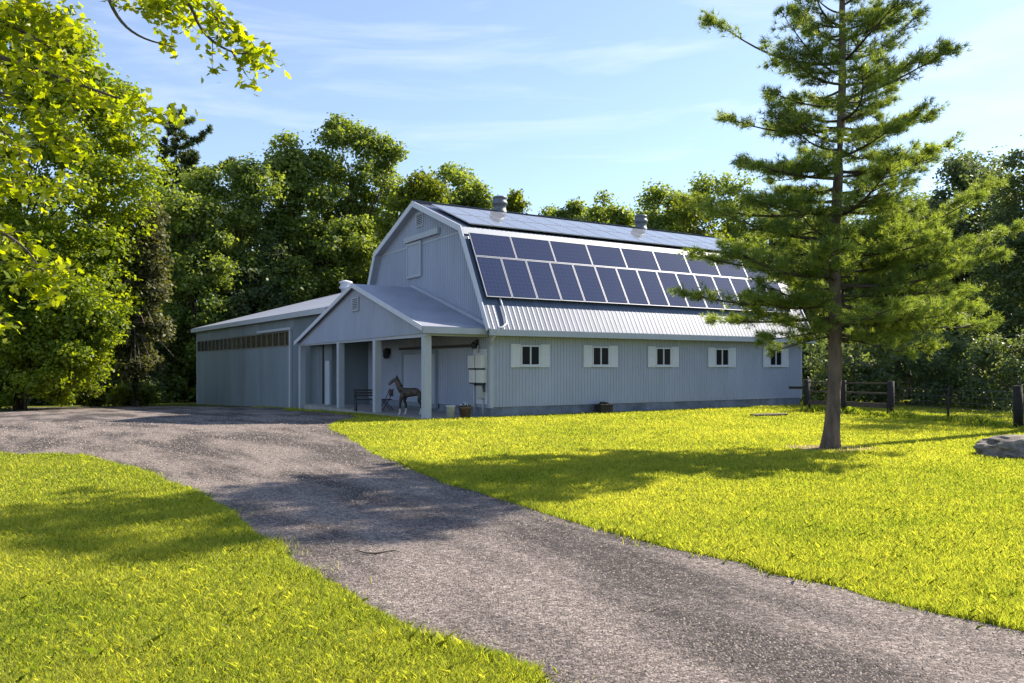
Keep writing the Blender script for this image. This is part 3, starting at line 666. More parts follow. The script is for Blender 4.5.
# ------------------------------------------------------------------ foliage generators
def leaves(name, P, out, size, tint, mat, parent=None, upb=0.5, rnd=0.9, aspect=0.36, shape='kite'):
    n = len(P)
    nr = out * 0.6 + np.array([0, 0, upb]) + rng.normal(0, rnd, (n, 3)) * 0.6
    nr /= np.linalg.norm(nr, axis=1)[:, None] + 1e-9
    t = rng.normal(size=(n, 3)); t -= nr * (t * nr).sum(1)[:, None]; t /= np.linalg.norm(t, axis=1)[:, None] + 1e-9
    b = np.cross(nr, t); s = size[:, None]
    if shape == 'kite':
        V = np.stack([P - t * s * .5, P + b * s * aspect - t * s * .05, P + t * s * .5, P - b * s * aspect - t * s * .05], 1).reshape(-1, 3)
        return mesh_np(name, V, 4, np.arange(n * 4).reshape(-1, 4), mat, parent, {'tint': ('FACE', tint)})
    pr_ = np.array([(-.5, 0), (-.34, .2), (-.02, .22), (-.08, .46), (.12, .26), (.5, 0), (.12, -.26), (-.08, -.46), (-.02, -.22), (-.34, -.2)])
    fold = 0.22
    V = P[:, None] + t[:, None] * (pr_[None, :, :1] * s[:, None]) + b[:, None] * (pr_[None, :, 1:] * s[:, None]) - nr[:, None] * (np.abs(pr_[None, :, 1:]) * fold * s[:, None])
    k = len(pr_)
    return mesh_np(name, V.reshape(-1, 3), k, np.arange(n * k).reshape(-1, k), mat, parent, {'tint': ('FACE', tint)})

def lobe_leaves(cent, rad, per, leaf, flat=0.75, shell=0.55):
    """leaf points gathered in twig bunches on the shells of many lobes"""
    Ps, Os, Ts = [], [], []
    for c, r in zip(cent, rad):
        nb = max(4, int(per / 9))
        d = rng.normal(size=(nb, 3)); d[:, 2] += 0.25; d /= np.linalg.norm(d, axis=1)[:, None]
        rr = r * (shell + (1 - shell) * rng.random(nb)) * rng.uniform(0.75, 1.2, nb)
        bc = c + d * rr[:, None] * np.array([1, 1, flat])
        k = 9
        p = bc[:, None] + rng.normal(0, leaf * 0.95, (nb, k, 3)) * np.array([1, 1, 0.7])
        Ps.append(p.reshape(-1, 3)); Os.append(np.repeat(d, k, 0))
        tb = rng.normal(0.5 + rng.normal(0, .1), 0.14, (nb, 1)) + rng.normal(0, 0.13, (nb, k)); Ts.append(tb.ravel())
    return np.concatenate(Ps), np.concatenate(Os), np.clip(np.concatenate(Ts), 0, 1)

def wood_tree(parent, base, top, r0, targets, mat, name='trunk', k0=0.25):
    m = MB(); base = np.array(base, float); top = np.array(top, float)
    n = 8; tr = []
    for i in range(n + 1):
        f = i / n; p = base + (top - base) * f
        if 0 < i: p = p + np.array([rng.normal(0, .12) * r0 * 3, rng.normal(0, .12) * r0 * 3, 0])
        tr.append(p)
    rad = [r0 * (1.25 if i == 0 else 1) * (1 - 0.86 * i / n) for i in range(n + 1)]
    m.tube(tr, rad, 9)
    for q in targets:
        q = np.array(q); h = np.clip((q[2] - base[2]) / (top[2] - base[2] + 1e-6) * rng.uniform(.5, .8), k0, .92)
        i = min(int(h * n), n - 1); s = tr[i] + (tr[i + 1] - tr[i]) * (h * n - i)
        mid = s * .5 + q * .5 + np.array([0, 0, np.linalg.norm(q - s) * rng.uniform(-.02, .14)]) + rng.normal(0, .04, 3) * np.linalg.norm(q - s)
        rr = max(0.02, min(rad[i] * .5, r0 * .42))
        m.tube([s, s * .6 + mid * .4, mid, mid * .4 + q * .6, q], [rr, rr * .75, rr * .52, rr * .3, rr * .1], 6, cap=False)
    return m.build(name, mat, parent, False)

def polytree(name, label, cat, outline, D, mat, leafpx=3.4, lobe=1.3, dens=1.0, per=190, group=None, thick=0.42, zbase=None, trunkpx=None, bark='bark', lean=0, r0=None, flat=0.75, shape='kite', maxn=60000):
    """a broadleaf tree whose crown fills an outline of its own width and height with lobes, as deep as it is wide"""
    o = np.array([(at(px, py, D)[0], at(px, py, D)[2]) for px, py in outline])
    lo, hi = o.min(0), o.max(0); area = 0.5 * abs(np.dot(o[:, 0], np.roll(o[:, 1], 1)) - np.dot(o[:, 1], np.roll(o[:, 0], 1)))
    n = int(area / lobe ** 2 * 2.6 * dens) + 4; per = int(per * 1.9); leafpx *= 1.12; maxn = max(maxn, 130000)
    P = []
    while len(P) < n:
        q = lo + (hi - lo) * rng.random((n * 2, 2)); q = q[inpoly(q, o)]; P += list(q)
    P = np.array(P[:n])
    cx_ = (lo[0] + hi[0]) / 2; W2 = (hi[0] - lo[0]) / 2
    e = np.sqrt(np.clip(1 - ((P[:, 0] - cx_) / (W2 + .01)) ** 2 * .7, .12, 1)); zt = (P[:, 1] - lo[1]) / (hi[1] - lo[1]); e *= np.clip(1.15 - zt ** 3 * .8, .2, 1)
    dy = rng.uniform(-1, 1, n) * thick * 2 * W2 * e
    if zbase is None: zbase = float(gz(cx_, D))
    bx = cx_ if trunkpx is None else at(trunkpx, 0, D)[0]
    root = empty(name, (bx, D, zbase), label=label, cat=cat, group=group)
    cent = np.stack([P[:, 0] - bx, dy, P[:, 1] - zbase], 1)
    rad = lobe * rng.uniform(.55, 1.25, n)
    # pull lobes inside the outline a little so the edge stays where it should
    leaf = leafpx * D / F
    PP, OO, TT = lobe_leaves(cent, rad * .8, per, leaf, flat)
    if len(PP) > maxn:
        s = rng.permutation(len(PP))[:maxn]; PP, OO, TT = PP[s], OO[s], TT[s]
    leaves('crown', PP, OO, leaf * rng.uniform(.7, 1.3, len(PP)), TT, M[mat], root, shape=shape)
    H = hi[1] - zbase
    tg = cent[rng.permutation(n)[:min(n, 26)]]
    wood_tree(root, (0, 0, -0.1), (cent[:, 0].mean() * .7 + lean, 0, H * .86), r0 or H * .016 + .05, tg, M[bark])
    return root

cluster('blooms', (0, 0, 0.40), 0.17, 60, 0.06, M['white'], rt)
cluster('foliage', (0, 0, 0.34), 0.2, 120, 0.07, M['leaf_dark'], rt)

rt = empty('plant_stand', (*gp(329, 408), float(gz(*gp(329, 408)))), R(30), label='dark iron plant stand with potted flowers against the wall between the farthest posts', cat='plant stand')
m = MB()
for a, b in ((-.3, -.15), (.3, -.15), (-.3, .15), (.3, .15)): m.tube([(a, b, 0), (a, b, 0.75)], 0.014, 6)
for z in (0.3, 0.72): m.box(-.33, .33, -.17, .17, z, z + .02)
m.build('frame', M['dark'], rt)
m = MB(); m.lathe((.12, 0, .74), [(.08, 0), (.12, .18), (.10, .18)], 12); m.lathe((-.15, 0, .32), [(.08, 0), (.12, .18), (.10, .18)], 12); m.build('pots', M['terracotta'], rt)
cluster('foliage', (.12, 0, .94), .14, 80, .07, M['leaf_dark'], rt); cluster('foliage', (-.15, 0, .5), .16, 80, .07, M['leaf_dark'], rt)
q = gp(298, 407.5)
rt = empty('bollard', (q[0], q[1], float(gz(*q))), label='short black bollard at the corner of the shed door', cat='bollard')
m = MB(); m.lathe((0, 0, -.02), [(.09, 0), (.085, .36), (.07, .42), (.02, .44)], 12); m.build('post', M['dark'], rt)

q = A0 + dR * 4.6 + dL * -0.36
rt = empty('planter', (q[0], q[1], 0), TH, label='dark wooden planter of dead plants against the barn foundation', cat='planter')
m = MB(); m.box(-.28, .28, -.2, .2, 0, .30, .01); m.box(-.31, .31, -.23, .23, .30, .34, .006); m.build('box', M['wood_dark'], rt)
cluster('dry_stems', (0, 0, .33), .2, 150, .07, mat_leaf('dry_leaf', (0.03, 0.024, 0.018), (0.09, 0.07, 0.05), 0.3, (1.4, 1.2, .8)), rt, .5)
q = gp(768, 416.5)
rt = empty('stone_slab', (q[0], q[1], 0), R(25), label='flat brown stone slab lying on the lawn by the barn', cat='slab')
m = MB(); m.prism([(-.75, -.2, 0), (-.1, -.3, 0), (.7, -.22, 0), (.8, .1, 0), (.2, .28, 0), (-.6, .22, 0)], (0, 0, .09)); m.build('slab', M['wood_pale'], rt)

# boulder
def boulder():
    p = (9.95, 15.1)
    bm = bmesh.new(); bmesh.ops.create_icosphere(bm, subdivisions=6, radius=1)
    from mathutils import noise
    for v in bm.verts:
        c = v.co.copy(); k = 1 + 0.22 * noise.noise(c * 1.3 + Vector((3, 1, 7))) + 0.14 * noise.noise(c * 2.7) + 0.07 * noise.noise(c * 6) + 0.03 * noise.noise(c * 15)
        # flattened facets
        f = 1 / max(abs(c.x), abs(c.y), abs(c.z)); k *= 0.72 + 0.28 * min(f, 1.35)
        c = c * k
        v.co = (c.x * 1.0, c.y * 0.66, max(c.z * 0.28 + 0.04, -0.12))
    for f in bm.faces: f.smooth = True
    me = bpy.data.meshes.new('boulder'); bm.to_mesh(me); bm.free(); me.materials.append(M['rock'])
    o = bpy.data.objects.new('boulder', me); C.objects.link(o); o.location = (p[0], p[1], 0.05); o.rotation_euler = (0, 0, R(-6))
    tag(o, 'big rough grey boulder lying on the lawn right of the pine', 'boulder')
boulder()

# fallen twig on the driveway
m = MB(); pts = [gp(355, 552.5), gp(366, 555.5), gp(376, 556), gp(386, 554), gp(394, 553), gp(400, 554.5)]
m.tube([(x, y, 0.024) for x, y in pts], [0.004, 0.007, 0.008, 0.007, 0.005, 0.003], 5)
tag(m.build('twig', M['twig']), 'thin dark twig lying across the left side of the driveway', 'twig')

# ------------------------------------------------------------------ fences
def fpost(parent, x, y, h, r=0.14):
    z = float(gz(x, y)); m = MB(); b = parent.location
    m.tube([(x - b.x, y - b.y, z - .1), (x - b.x + rng.normal(0, .01), y - b.y, z + h * .5), (x - b.x + rng.normal(0, .02), y - b.y, z + h)], [r, r * .95, r * .88], 10)
    m.build('post', M['wood_dark'], parent)
fa = np.array([11.25, 30.4]); fb = np.array([12.85, 27.0]); fc = np.array([14.15, 22.2]); fd = np.array([15.6, 17.0])
rf = empty('rail_fence', (fa[0], fa[1], 0), label='dark weathered rail fence joining the barn corner to a round post', cat='fence')
for (x, y, r) in ((*fa, .12), (fa[0] + .25, fa[1] + .5, .11), (*(fa * .52 + fb * .48), .10), (*fb, .125)): fpost(rf, x, y, 1.22, r)
for z, hh in ((1.12, .05), (0.78, .06), (0.36, .17)):
    m = MB(); m.beam((0, 0, z), (*(fb - fa), z + .02), .05, hh); m.build('rail', M['wood_pale'], rf)
m = MB(); m.beam((-.75, -.3, .92), (.3, .1, .90), .06, .10); m.build('rail', M['wood_dark'], rf)
wf = empty('wire_fence', (fb[0], fb[1], 0), label='wire mesh fence running right from the round post behind the boulder', cat='fence')
fpost(wf, *fc, 1.18, .13); fpost(wf, *fd, 1.18, .15); fpost(wf, *(fb * .5 + fc * .5), 1.1, .035)
e = fd - fb; m = MB()
for z in (0.12, 0.28, 0.45, 0.62, 0.80, 1.0): m.tube([(0, 0, z), (*(e * .35), z - .015), (*(fc - fb), z), (*e, z)], .0065, 5)
for k in range(60):
    q = e * (k + .5) / 60; m.tube([(*q, .10), (*q, 1.0)], .0025, 4, cap=False)
m.build('wire_mesh', M['wire'], wf)

# ------------------------------------------------------------------ the pine on the lawn
def pine(name, label, base, H, r0, branches, mat, needle_len, needle_w, tufts, per_tuft, group=None, lean=(0, 0), sec=1.0, bark='bark_pine', top_r=0.06):
    """branches: (height on trunk, direction angle (deg, 0=+X), length, rise at the tip)"""
    root = empty(name, base, label=label, cat='tree', group=group)
    tp = lambda z: np.array([lean[0] * z / H + 0.04 * math.sin(z * 1.1), lean[1] * z / H + 0.03 * math.cos(z * .9), z])
    m = MB(); zs = np.concatenate([[-.1, .12, .35, .8], np.linspace(1.5, H, 14)])
    m.tube([tp(z) for z in zs], [r0 * (1.55 if z < 0 else 1.3 if z < .2 else 1.1 if z < .5 else 1) * (1 - z / H * (1 - top_r / r0)) for z in zs], 14)
    tr = m.build('trunk', M[bark], root, False)
    mb = MB(); TP, TD = [], []
    for (h, ang, ln, rise) in branches:
        s = tp(h); d = np.array([math.cos(R(ang)), math.sin(R(ang)), 0.0]); sdv = np.array([-d[1], d[0], 0])
        n = 9; pts = []; wob = rng.normal(0, .05, 2)
        for i in range(n + 1):
            f = i / n
            z = rise * (f ** 1.6) * 1.0 - 0.10 * ln * math.sin(math.pi * f) * (0.5 if rise > 0 else .2)
            pts.append(s + d * ln * f + sdv * ln * (wob[0] * math.sin(3 * f) + wob[1] * f * f) + np.array([0, 0, z]))
        rb = 0.012 + 0.012 * ln
        mb.tube(pts, [rb * (1 - .85 * i / n) for i in range(n + 1)], 6, cap=False)
        ns = max(5, int(ln * 7.5 * sec))
        for k in range(ns):
            f = rng.uniform(.07, 1.0) ** .85; i = min(int(f * n), n - 1); p0 = pts[i] + (pts[i + 1] - pts[i]) * (f * n - i)
            sg = rng.choice([-1, 1]); sl_ = ln * rng.uniform(.12, .28) * (1.25 - .85 * f) + .14
            a = R(rng.uniform(28, 70)) * sg
            sdir = d * math.cos(a) + sdv * math.sin(a) + np.array([0, 0, rng.uniform(-.05, .32)]); sdir /= np.linalg.norm(sdir)
            q = p0 + sdir * sl_ + np.array([0, 0, .04])
            mb.tube([p0, p0 * .5 + q * .5, q], [rb * .28 + .003, rb * .18 + .002, .002], 4, cap=False)
            nt_ = max(2, int(sl_ * tufts))
            for _ in range(nt_):
                g = rng.uniform(.25, 1.05); c = p0 + (q - p0) * g + rng.normal(0, .045 + .05 * sl_, 3) * np.array([1, 1, .6])
                dd = sdir * .9 + d * .2 + rng.normal(0, .35, 3) + np.array([0, 0, .38]); TP.append(c); TD.append(dd / np.linalg.norm(dd))
        for _ in range(max(3, int(tufts * .5))):
            TP.append(pts[-1] + rng.normal(0, .05, 3)); dd = d + np.array([0, 0, .5]) + rng.normal(0, .3, 3); TD.append(dd / np.linalg.norm(dd))
    mb.build('branches', M['twig'], root, False)
    TP = np.array(TP); TD = np.array(TD); n = len(TP); k = per_tuft
    dv = TD[:, None] * .75 + rng.normal(0, .55, (n, k, 3)); dv /= np.linalg.norm(dv, axis=2)[..., None]
    ll = needle_len * rng.uniform(.7, 1.15, (n, k, 1))
    wv = np.cross(dv, rng.normal(size=(n, k, 3))); wv /= np.linalg.norm(wv, axis=2)[..., None] + 1e-9
    b_ = TP[:, None] - dv * .01
    V = np.stack([b_ - wv * needle_w / 2, b_ + wv * needle_w / 2, b_ + dv * ll + wv * needle_w * .15, b_ + dv * ll - wv * needle_w * .15], 2).reshape(-1, 3)
    tint = np.clip(np.repeat(rng.normal(.5, .2, n), k) + rng.normal(0, .12, n * k), 0, 1)
    mesh_np('needles', V, 4, np.arange(len(V)).reshape(-1, 4), M[mat], root, {'tint': ('FACE', tint)})
    return root

PB = np.array([6.66, 16.6]); PZ = 0.0
def pb(hy, tx, ty, yaw=0):
    """branch leaving the trunk at picture height hy and reaching picture point (tx,ty), seen square on or turned by yaw"""
    D = PB[1]; h = CH + (HY - hy) / F * D; tip = at(tx, ty, D); dx = tip[0] - PB[0] - .1
    ln = (abs(dx) - .12) / math.cos(R(yaw)); ang = (0 if dx > 0 else 180) + yaw * (1 if dx > 0 else -1)
    return (h, ang, ln, tip[2] - h)
main = [  # left side
    (62, 706, 10, 10), (75, 752, 30, -25), (40, 785, 5, 15), (120, 770, 85, 30), (128, 722, 112, 12), (150, 770, 130, -28), (168, 738, 158, 8), (172, 775, 172, 35), (208, 688, 192, 14), (215, 740, 205, -22), (238, 700, 212, -8),
    (250, 730, 232, 30), (262, 700, 250, 18), (275, 718, 262, -30), (300, 684, 292, 6), (305, 730, 300, -25), (318, 722, 318, 28), (330, 752, 342, -12), (336, 775, 352, 25),
    # right side
    (58, 925, 5, 12), (30, 900, -10, -20), (85, 915, 62, -30), (100, 905, 75, 25), (128, 940, 110, 8), (140, 905, 118, -25), (172, 938, 152, -10), (180, 895, 170, 30), (208, 920, 178, 15), (232, 1006, 176, 10), (245, 960, 205, -20), (262, 1004, 232, -8),
    (268, 955, 240, 26), (285, 972, 262, -22), (305, 985, 292, 12), (322, 1006, 326, 6), (318, 950, 312, -28), (334, 948, 350, 18), (338, 900, 356, -30)]
br = [pb(*q) for q in main]
for k in range(60):     # the rest of the whorls all round the trunk
    h = 2.25 + (k / 60) ** .92 * 9.3; ang = k * 137.5 + rng.uniform(-20, 20)
    full = 3.0 if h < 5.2 else max(.5, 3.1 * (1 - (h - 5.2) / 8.2) ** .85)
    side = abs(math.sin(R(ang)))
    br.append((h, ang, full * rng.uniform(.55, .95) * (.75 + .25 * side), rng.uniform(-.05, .6) + (.5 if h > 8 else 0)))
for k in range(36):
    h = 2.3 + k * .26; br.append((h, k * 222.5 + rng.uniform(-25, 25), rng.uniform(.7, 1.5) * (1 if h < 8 else .7), rng.uniform(.1, .6)))
pine('pine_tree', 'tall open white pine standing alone on the lawn in front of the barn', (PB[0], PB[1], 0), 12.6, .155, br, 'needle', .13, .0095, 36, 15, lean=(.35, 0), top_r=.025)
# mulch round its foot
m = MB(); ring = []
for k in range(28):
    a = 2 * math.pi * k / 28; r_ = .85 + .25 * math.sin(3 * a + 1) + rng.normal(0, .08); ring.append((PB[0] + r_ * 1.15 * math.cos(a), PB[1] + r_ * .8 * math.sin(a), .006))
f = m.bm.faces.new([m.bm.verts.new(p) for p in ring]); mo = m.build('mulch', M['mulch'])
tag(mo, 'bare ring of brown mulch round the foot of the pine', 'mulch', kind='stuff')

# ------------------------------------------------------------------ trees round the yard
G1 = 'trees behind the shed and porch'; G2 = 'treetops behind the barn ridge'; G3 = 'trees beyond the fence'
polytree('locust_tree', 'bright green tree at the left edge with branches sweeping down to the drive', 'tree', [(-70, 40), (20, 12), (62, 18), (88, 44), (114, 66), (126, 98), (132, 140), (144, 180), (148, 222), (124, 258), (114, 300), (98, 345), (84, 388), (-70, 396)], 47, 'leaf_locust', 3.6, 1.7, 1.35, 240, trunkpx=18, thick=.3, maxn=160000, r0=.25)
polytree('young_tree', 'low bright green young tree in front of the trunk at the left edge', 'tree', [(-60, 285), (40, 268), (88, 285), (112, 312), (100, 345), (84, 372), (80, 397), (-60, 402)], 44, 'leaf_locust', 3.4, 1.1, 1.3, 200, thick=.2, r0=.08)
polytree('cedar_tree', 'grey-green half-dead cedar with bare twigs beside the bright green tree', 'tree', [(112, 225), (138, 190), (160, 215), (166, 270), (163, 330), (158, 375), (128, 385), (108, 330)], 50, 'leaf_cedar', 3.2, .8, .7, 150, trunkpx=136, thick=.3, r0=.24)
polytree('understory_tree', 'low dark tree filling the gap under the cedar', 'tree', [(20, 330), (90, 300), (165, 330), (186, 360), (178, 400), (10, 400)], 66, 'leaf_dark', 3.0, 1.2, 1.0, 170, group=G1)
polytree('broadleaf_tree', 'dense tree left of the shed roof below the tall white pine', 'tree', [(150, 225), (178, 190), (202, 200), (228, 236), (238, 300), (236, 392), (150, 395)], 68, 'leaf_wood', 3.2, 1.7, 1.0, 200, group=G1)
polytree('broadleaf_tree', 'broad tree with a flat top rising between the white pine and the tall round crown', 'tree', [(190, 190), (212, 172), (240, 164), (264, 170), (282, 186), (284, 260), (290, 390), (188, 390)], 72, 'leaf_wood', 3.0, 1.9, 1.0, 210, group=G1)
polytree('broadleaf_tree', 'slim pointed tree just left of the tall round crown', 'tree', [(272, 205), (279, 155), (290, 137), (301, 150), (310, 190), (316, 300), (264, 320)], 75, 'leaf_wood', 3.0, 1.3, .9, 170, group=G1)
polytree('broadleaf_tree', 'tallest tree, with an airy round crown left of the barn gable', 'tree', [(304, 230), (306, 172), (317, 143), (334, 127), (354, 124), (374, 131), (391, 147), (404, 166), (406, 190), (396, 215), (402, 290), (302, 300)], 77, 'leaf_wood', 3.0, 1.6, .9, 170, group=G1, maxn=55000)
polytree('broadleaf_tree', 'yellow-green tree directly behind the barn gable peak', 'tree', [(384, 225), (397, 192), (412, 178), (428, 175), (438, 190), (443, 220), (440, 262), (380, 262)], 67, 'leaf_light', 3.0, 1.2, .85, 170, group=G1)
polytree('broadleaf_tree', 'dark tree with sunlit clumps above the shed ventilator', 'tree', [(284, 250), (312, 224), (350, 226), (382, 246), (392, 330), (275, 335)], 74, 'leaf_wood', 3.2, 1.5, 1.0, 190, group=G1)
polytree('broadleaf_tree', 'dark tree over the left end of the shed roof', 'tree', [(205, 285), (232, 248), (270, 240), (292, 268), (296, 345), (200, 390)], 71, 'leaf_dark', 3.2, 1.6, 1.0, 190, group=G1)
polytree('broadleaf_tree', 'rounded tree behind the barn ridge left of the first ventilator', 'tree', [(430, 200), (440, 178), (455, 167), (470, 174), (482, 188), (490, 206), (490, 232), (430, 232)], 72, 'leaf_wood', 2.9, 1.4, .9, 170, group=G2)
for (lab, ol, D_, mt) in (
    ('small treetop showing just right of the first ridge ventilator', [(500, 215), (506, 198), (514, 192), (522, 202), (524, 218)], 72, 'leaf_light'),
    ('tiny treetop over the middle of the barn ridge', [(546, 222), (550, 210), (556, 206), (561, 213), (562, 224)], 80, 'leaf_wood'),
    ('sparse spiky treetop over the middle of the barn ridge', [(567, 224), (570, 208), (574, 202), (580, 208), (582, 225)], 80, 'leaf_wood'),
    ('twin topped tree over the ridge left of the second ventilator', [(586, 226), (588, 212), (596, 206), (606, 192), (613, 193), (618, 206), (632, 214), (634, 228)], 78, 'leaf_wood'),
    ('tall rounded tree just right of the second ridge ventilator', [(642, 232), (641, 205), (648, 192), (660, 187), (672, 192), (682, 205), (686, 235)], 70, 'leaf_wood'),
    ('yellow-green tree at the far end of the barn ridge', [(664, 238), (676, 208), (694, 200), (708, 210), (718, 226), (730, 244), (730, 260), (668, 258)], 62, 'leaf_light'),
    ('bushy tree behind the left branches of the lawn pine', [(690, 210), (700, 182), (722, 175), (745, 180), (765, 192), (772, 250), (770, 330), (720, 320)], 66, 'leaf_wood')):
    w_ = max(p[0] for p in ol) - min(p[0] for p in ol)
    polytree('broadleaf_tree', lab, 'tree', ol + ([] if ol[-1][1] > 250 else [(ol[-1][0], 270), (ol[0][0], 270)]), D_, mt, 2.9, .75 if w_ < 30 else 1.1, .55, 110, group=G2, thick=.4)
polytree('broadleaf_tree', 'long low line of treetop barely clearing the middle of the barn ridge', 'tree', [(512, 226), (530, 217), (552, 214), (575, 218), (600, 211), (622, 217), (650, 212), (690, 216), (700, 270), (510, 270)], 92, 'leaf_wood', 2.8, 1.2, .9, 120, group=G2, thick=.12)
for (lab, ol, D_, mt) in (
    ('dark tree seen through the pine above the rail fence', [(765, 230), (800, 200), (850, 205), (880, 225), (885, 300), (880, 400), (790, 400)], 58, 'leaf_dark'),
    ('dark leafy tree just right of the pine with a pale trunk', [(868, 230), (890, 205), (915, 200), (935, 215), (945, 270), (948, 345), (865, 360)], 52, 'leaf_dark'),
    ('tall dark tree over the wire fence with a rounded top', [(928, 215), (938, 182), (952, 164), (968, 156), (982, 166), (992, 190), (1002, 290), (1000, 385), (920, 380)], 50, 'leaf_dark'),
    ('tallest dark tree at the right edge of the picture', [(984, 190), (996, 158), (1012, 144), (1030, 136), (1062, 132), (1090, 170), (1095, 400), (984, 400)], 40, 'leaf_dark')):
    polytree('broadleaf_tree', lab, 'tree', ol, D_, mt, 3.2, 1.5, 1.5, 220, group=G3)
for (lab, ol, D_) in (('broad tree standing off to the right beyond the fence, nearer of two', [(1085, 120), (1150, 60), (1240, 80), (1290, 200), (1270, 380), (1080, 390)], 31), ('broad tree standing off to the right beyond the fence, farther of two', [(1110, 130), (1170, 90), (1250, 110), (1300, 200), (1280, 385), (1100, 390)], 44)):
    polytree('broadleaf_tree', lab, 'tree', ol, D_, 'leaf_dark', 4.0, 1.5, .8, 140, group=G3, thick=.3)
for (lab, ol, D_) in (
    ('low dark shrub behind the rail fence', [(808, 350), (840, 335), (885, 345), (900, 372), (898, 403), (806, 403)], 37),
    ('low dark shrub behind the middle of the wire fence', [(895, 352), (935, 338), (970, 350), (978, 375), (972, 405), (895, 405)], 34),
    ('leafy bush behind the last fence post at the right edge', [(975, 350), (1005, 335), (1040, 340), (1060, 385), (1060, 407), (975, 407)], 31)):
    polytree('shrub', lab, 'shrub', ol, D_, 'leaf_dark', 3.2, .9, 1.0, 150, group='shrubs beyond the fence')
polytree('shrub', 'small pale green bush at the edge of the drive left of the shed', 'shrub', [(118, 402), (122, 388), (134, 384), (146, 389), (150, 403)], 53, 'leaf_light', 2.6, .35, 1.4, 120, group='small bushes along the far drive')
polytree('shrub', 'tiny bright shrub at the foot of the bright green tree', 'shrub', [(78, 402), (82, 391), (90, 388), (98, 394), (100, 403)], 53, 'leaf_light', 2.6, .3, 1.2, 120, group='small bushes along the far drive')

# added unseen tree beyond the right edge, shaped to shade drive and left lawn
def added_tree():
    bx, by = 14.2, 21.3; root = empty('shade_caster_tree', (bx, by, 0), label='tall added tree, unseen past the right edge, its crown shaped to shade the driveway', cat='tree')
    cent = []
    for px, py in ((300, 488), (345, 492), (385, 488), (420, 497), (455, 503), (500, 492), (325, 512), (365, 520), (405, 523), (450, 524), (490, 512), (530, 500), (555, 492), (345, 536), (400, 538), (290, 497),
                   (10, 528), (60, 532), (110, 526), (150, 520), (195, 513), (235, 512), (270, 520), (40, 545), (90, 548), (200, 545), (245, 540), (160, 556), (-40, 535), (225, 528)):
        g = gp(px, py); t = (rng.uniform(12.5, 14.2) - g[0]) / math.cos(R(SUN_AZ)); z = t * math.tan(R(SUN_EL))
        cent.append([g[0] + t * math.cos(R(SUN_AZ)) - bx, g[1] + t * math.sin(R(SUN_AZ)) - by, z])
    cent = np.array(cent); P, O, T = lobe_leaves(cent, np.full(len(cent), .42), 260, .12, .8, .3)
    leaves('crown', P, O, .13 * rng.uniform(.7, 1.3, len(P)), T, M['leaf_wood'], root)
    m = MB(); hub = cent.mean(0) + np.array([.6, -.4, -1.2])
    m.tube([(0, 0, -.1), (0, 0, .4), (.1, -.1, 4), (.1, -.1, 7.0), (-.1, -.8, 9.0), (hub * .5 + np.array([0, 0, 5.4])), hub], [.34, .27, .23, .17, .09, .05, .035], 10)
    for q in cent: m.tube([hub, hub * .5 + q * .5 + np.array([0, 0, .2]), q], [.02, .012, .004], 5, cap=False)
    m.build('trunk', M['bark'], root, False)
added_tree()

# far white pine
fp = at(176, 0, 80); hb = []
def fpb(hy, tx, ty, yaw):
    h = CH + (HY - hy) / F * 80; tip = at(tx, ty, 80); dx = tip[0] - fp[0]
    return (h + .6, (0 if dx > 0 else 180) + yaw, abs(dx) / math.cos(R(yaw)), tip[2] - h)
for q in ((118, 190, 112, 20), (124, 164, 116, -20), (140, 207, 122, 8), (146, 158, 136, 15), (160, 200, 152, -30), (176, 228, 152, 5), (180, 215, 168, -25), (172, 152, 165, 10), (186, 150, 182, -15), (190, 205, 188, 30), (200, 222, 186, -10), (205, 150, 205, 10), (215, 200, 212, 20)):
    hb.append(fpb(*q))
for k in range(60):
    h = 14 + k * .245; hb.append((h, k * 137.5, max(.7, (29.6 - h) * .27) * rng.uniform(.6, 1.1), rng.uniform(.1, .6)))
pine('pine_tree', 'dark far white pine with layered upswept branches poking above the left woods', (fp[0], 80, -1.2), 29.0, .34, hb, 'needle_far', .46, .10, 11, 12, bark='bark', sec=.8, top_r=.03)

# dead twigs of the cedar
ct = [o for o in bpy.data.objects if o.name.startswith('cedar_tree')][0]
m = MB()
for k in range(34):
    h = rng.uniform(3, 9); a = rng.uniform(0, 360); ln = rng.uniform(1.0, 2.8)
    p0 = np.array([0, -.2, h]); d = np.array([math.cos(R(a)), -abs(math.sin(R(a))) * .8, rng.uniform(-.5, .2)])
    p1 = p0 + d * ln * .5 + [0, 0, .1]; p2 = p0 + d * ln + [0, 0, -.35 * ln]
    m.tube([p0, p1, p2], [.032, .02, .008], 5, cap=False)
    for _ in range(3):
        q0 = p1 + (p2 - p1) * rng.random(); m.tube([q0, q0 + rng.normal(0, .28, 3) + [0, 0, -.2]], [.008, .002], 4, cap=False)
m.build('dead_branches', M['deadwood'], ct, False)

# woodland: the mass of trees behind everything
def woodland():
    cs, rs = [], []
    for k in range(1500):
        px = rng.uniform(-160, 1190); D_ = rng.uniform(82, 104)
        if 480 < px < 760: top = 262
        elif px <= 480: top = 215
        else: top = 235
        py = top + (405 - top) * rng.random() ** .8
        cs.append(at(px, py, D_)); rs.append(rng.uniform(1.6, 3.0))
    P, O, T = lobe_leaves(np.array(cs), np.array(rs), 170, .42, .8)
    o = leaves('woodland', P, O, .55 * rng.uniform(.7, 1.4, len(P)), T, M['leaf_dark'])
    tag(o, 'dark mass of woodland far behind the barn and the fence', 'woodland', kind='stuff')
woodland()

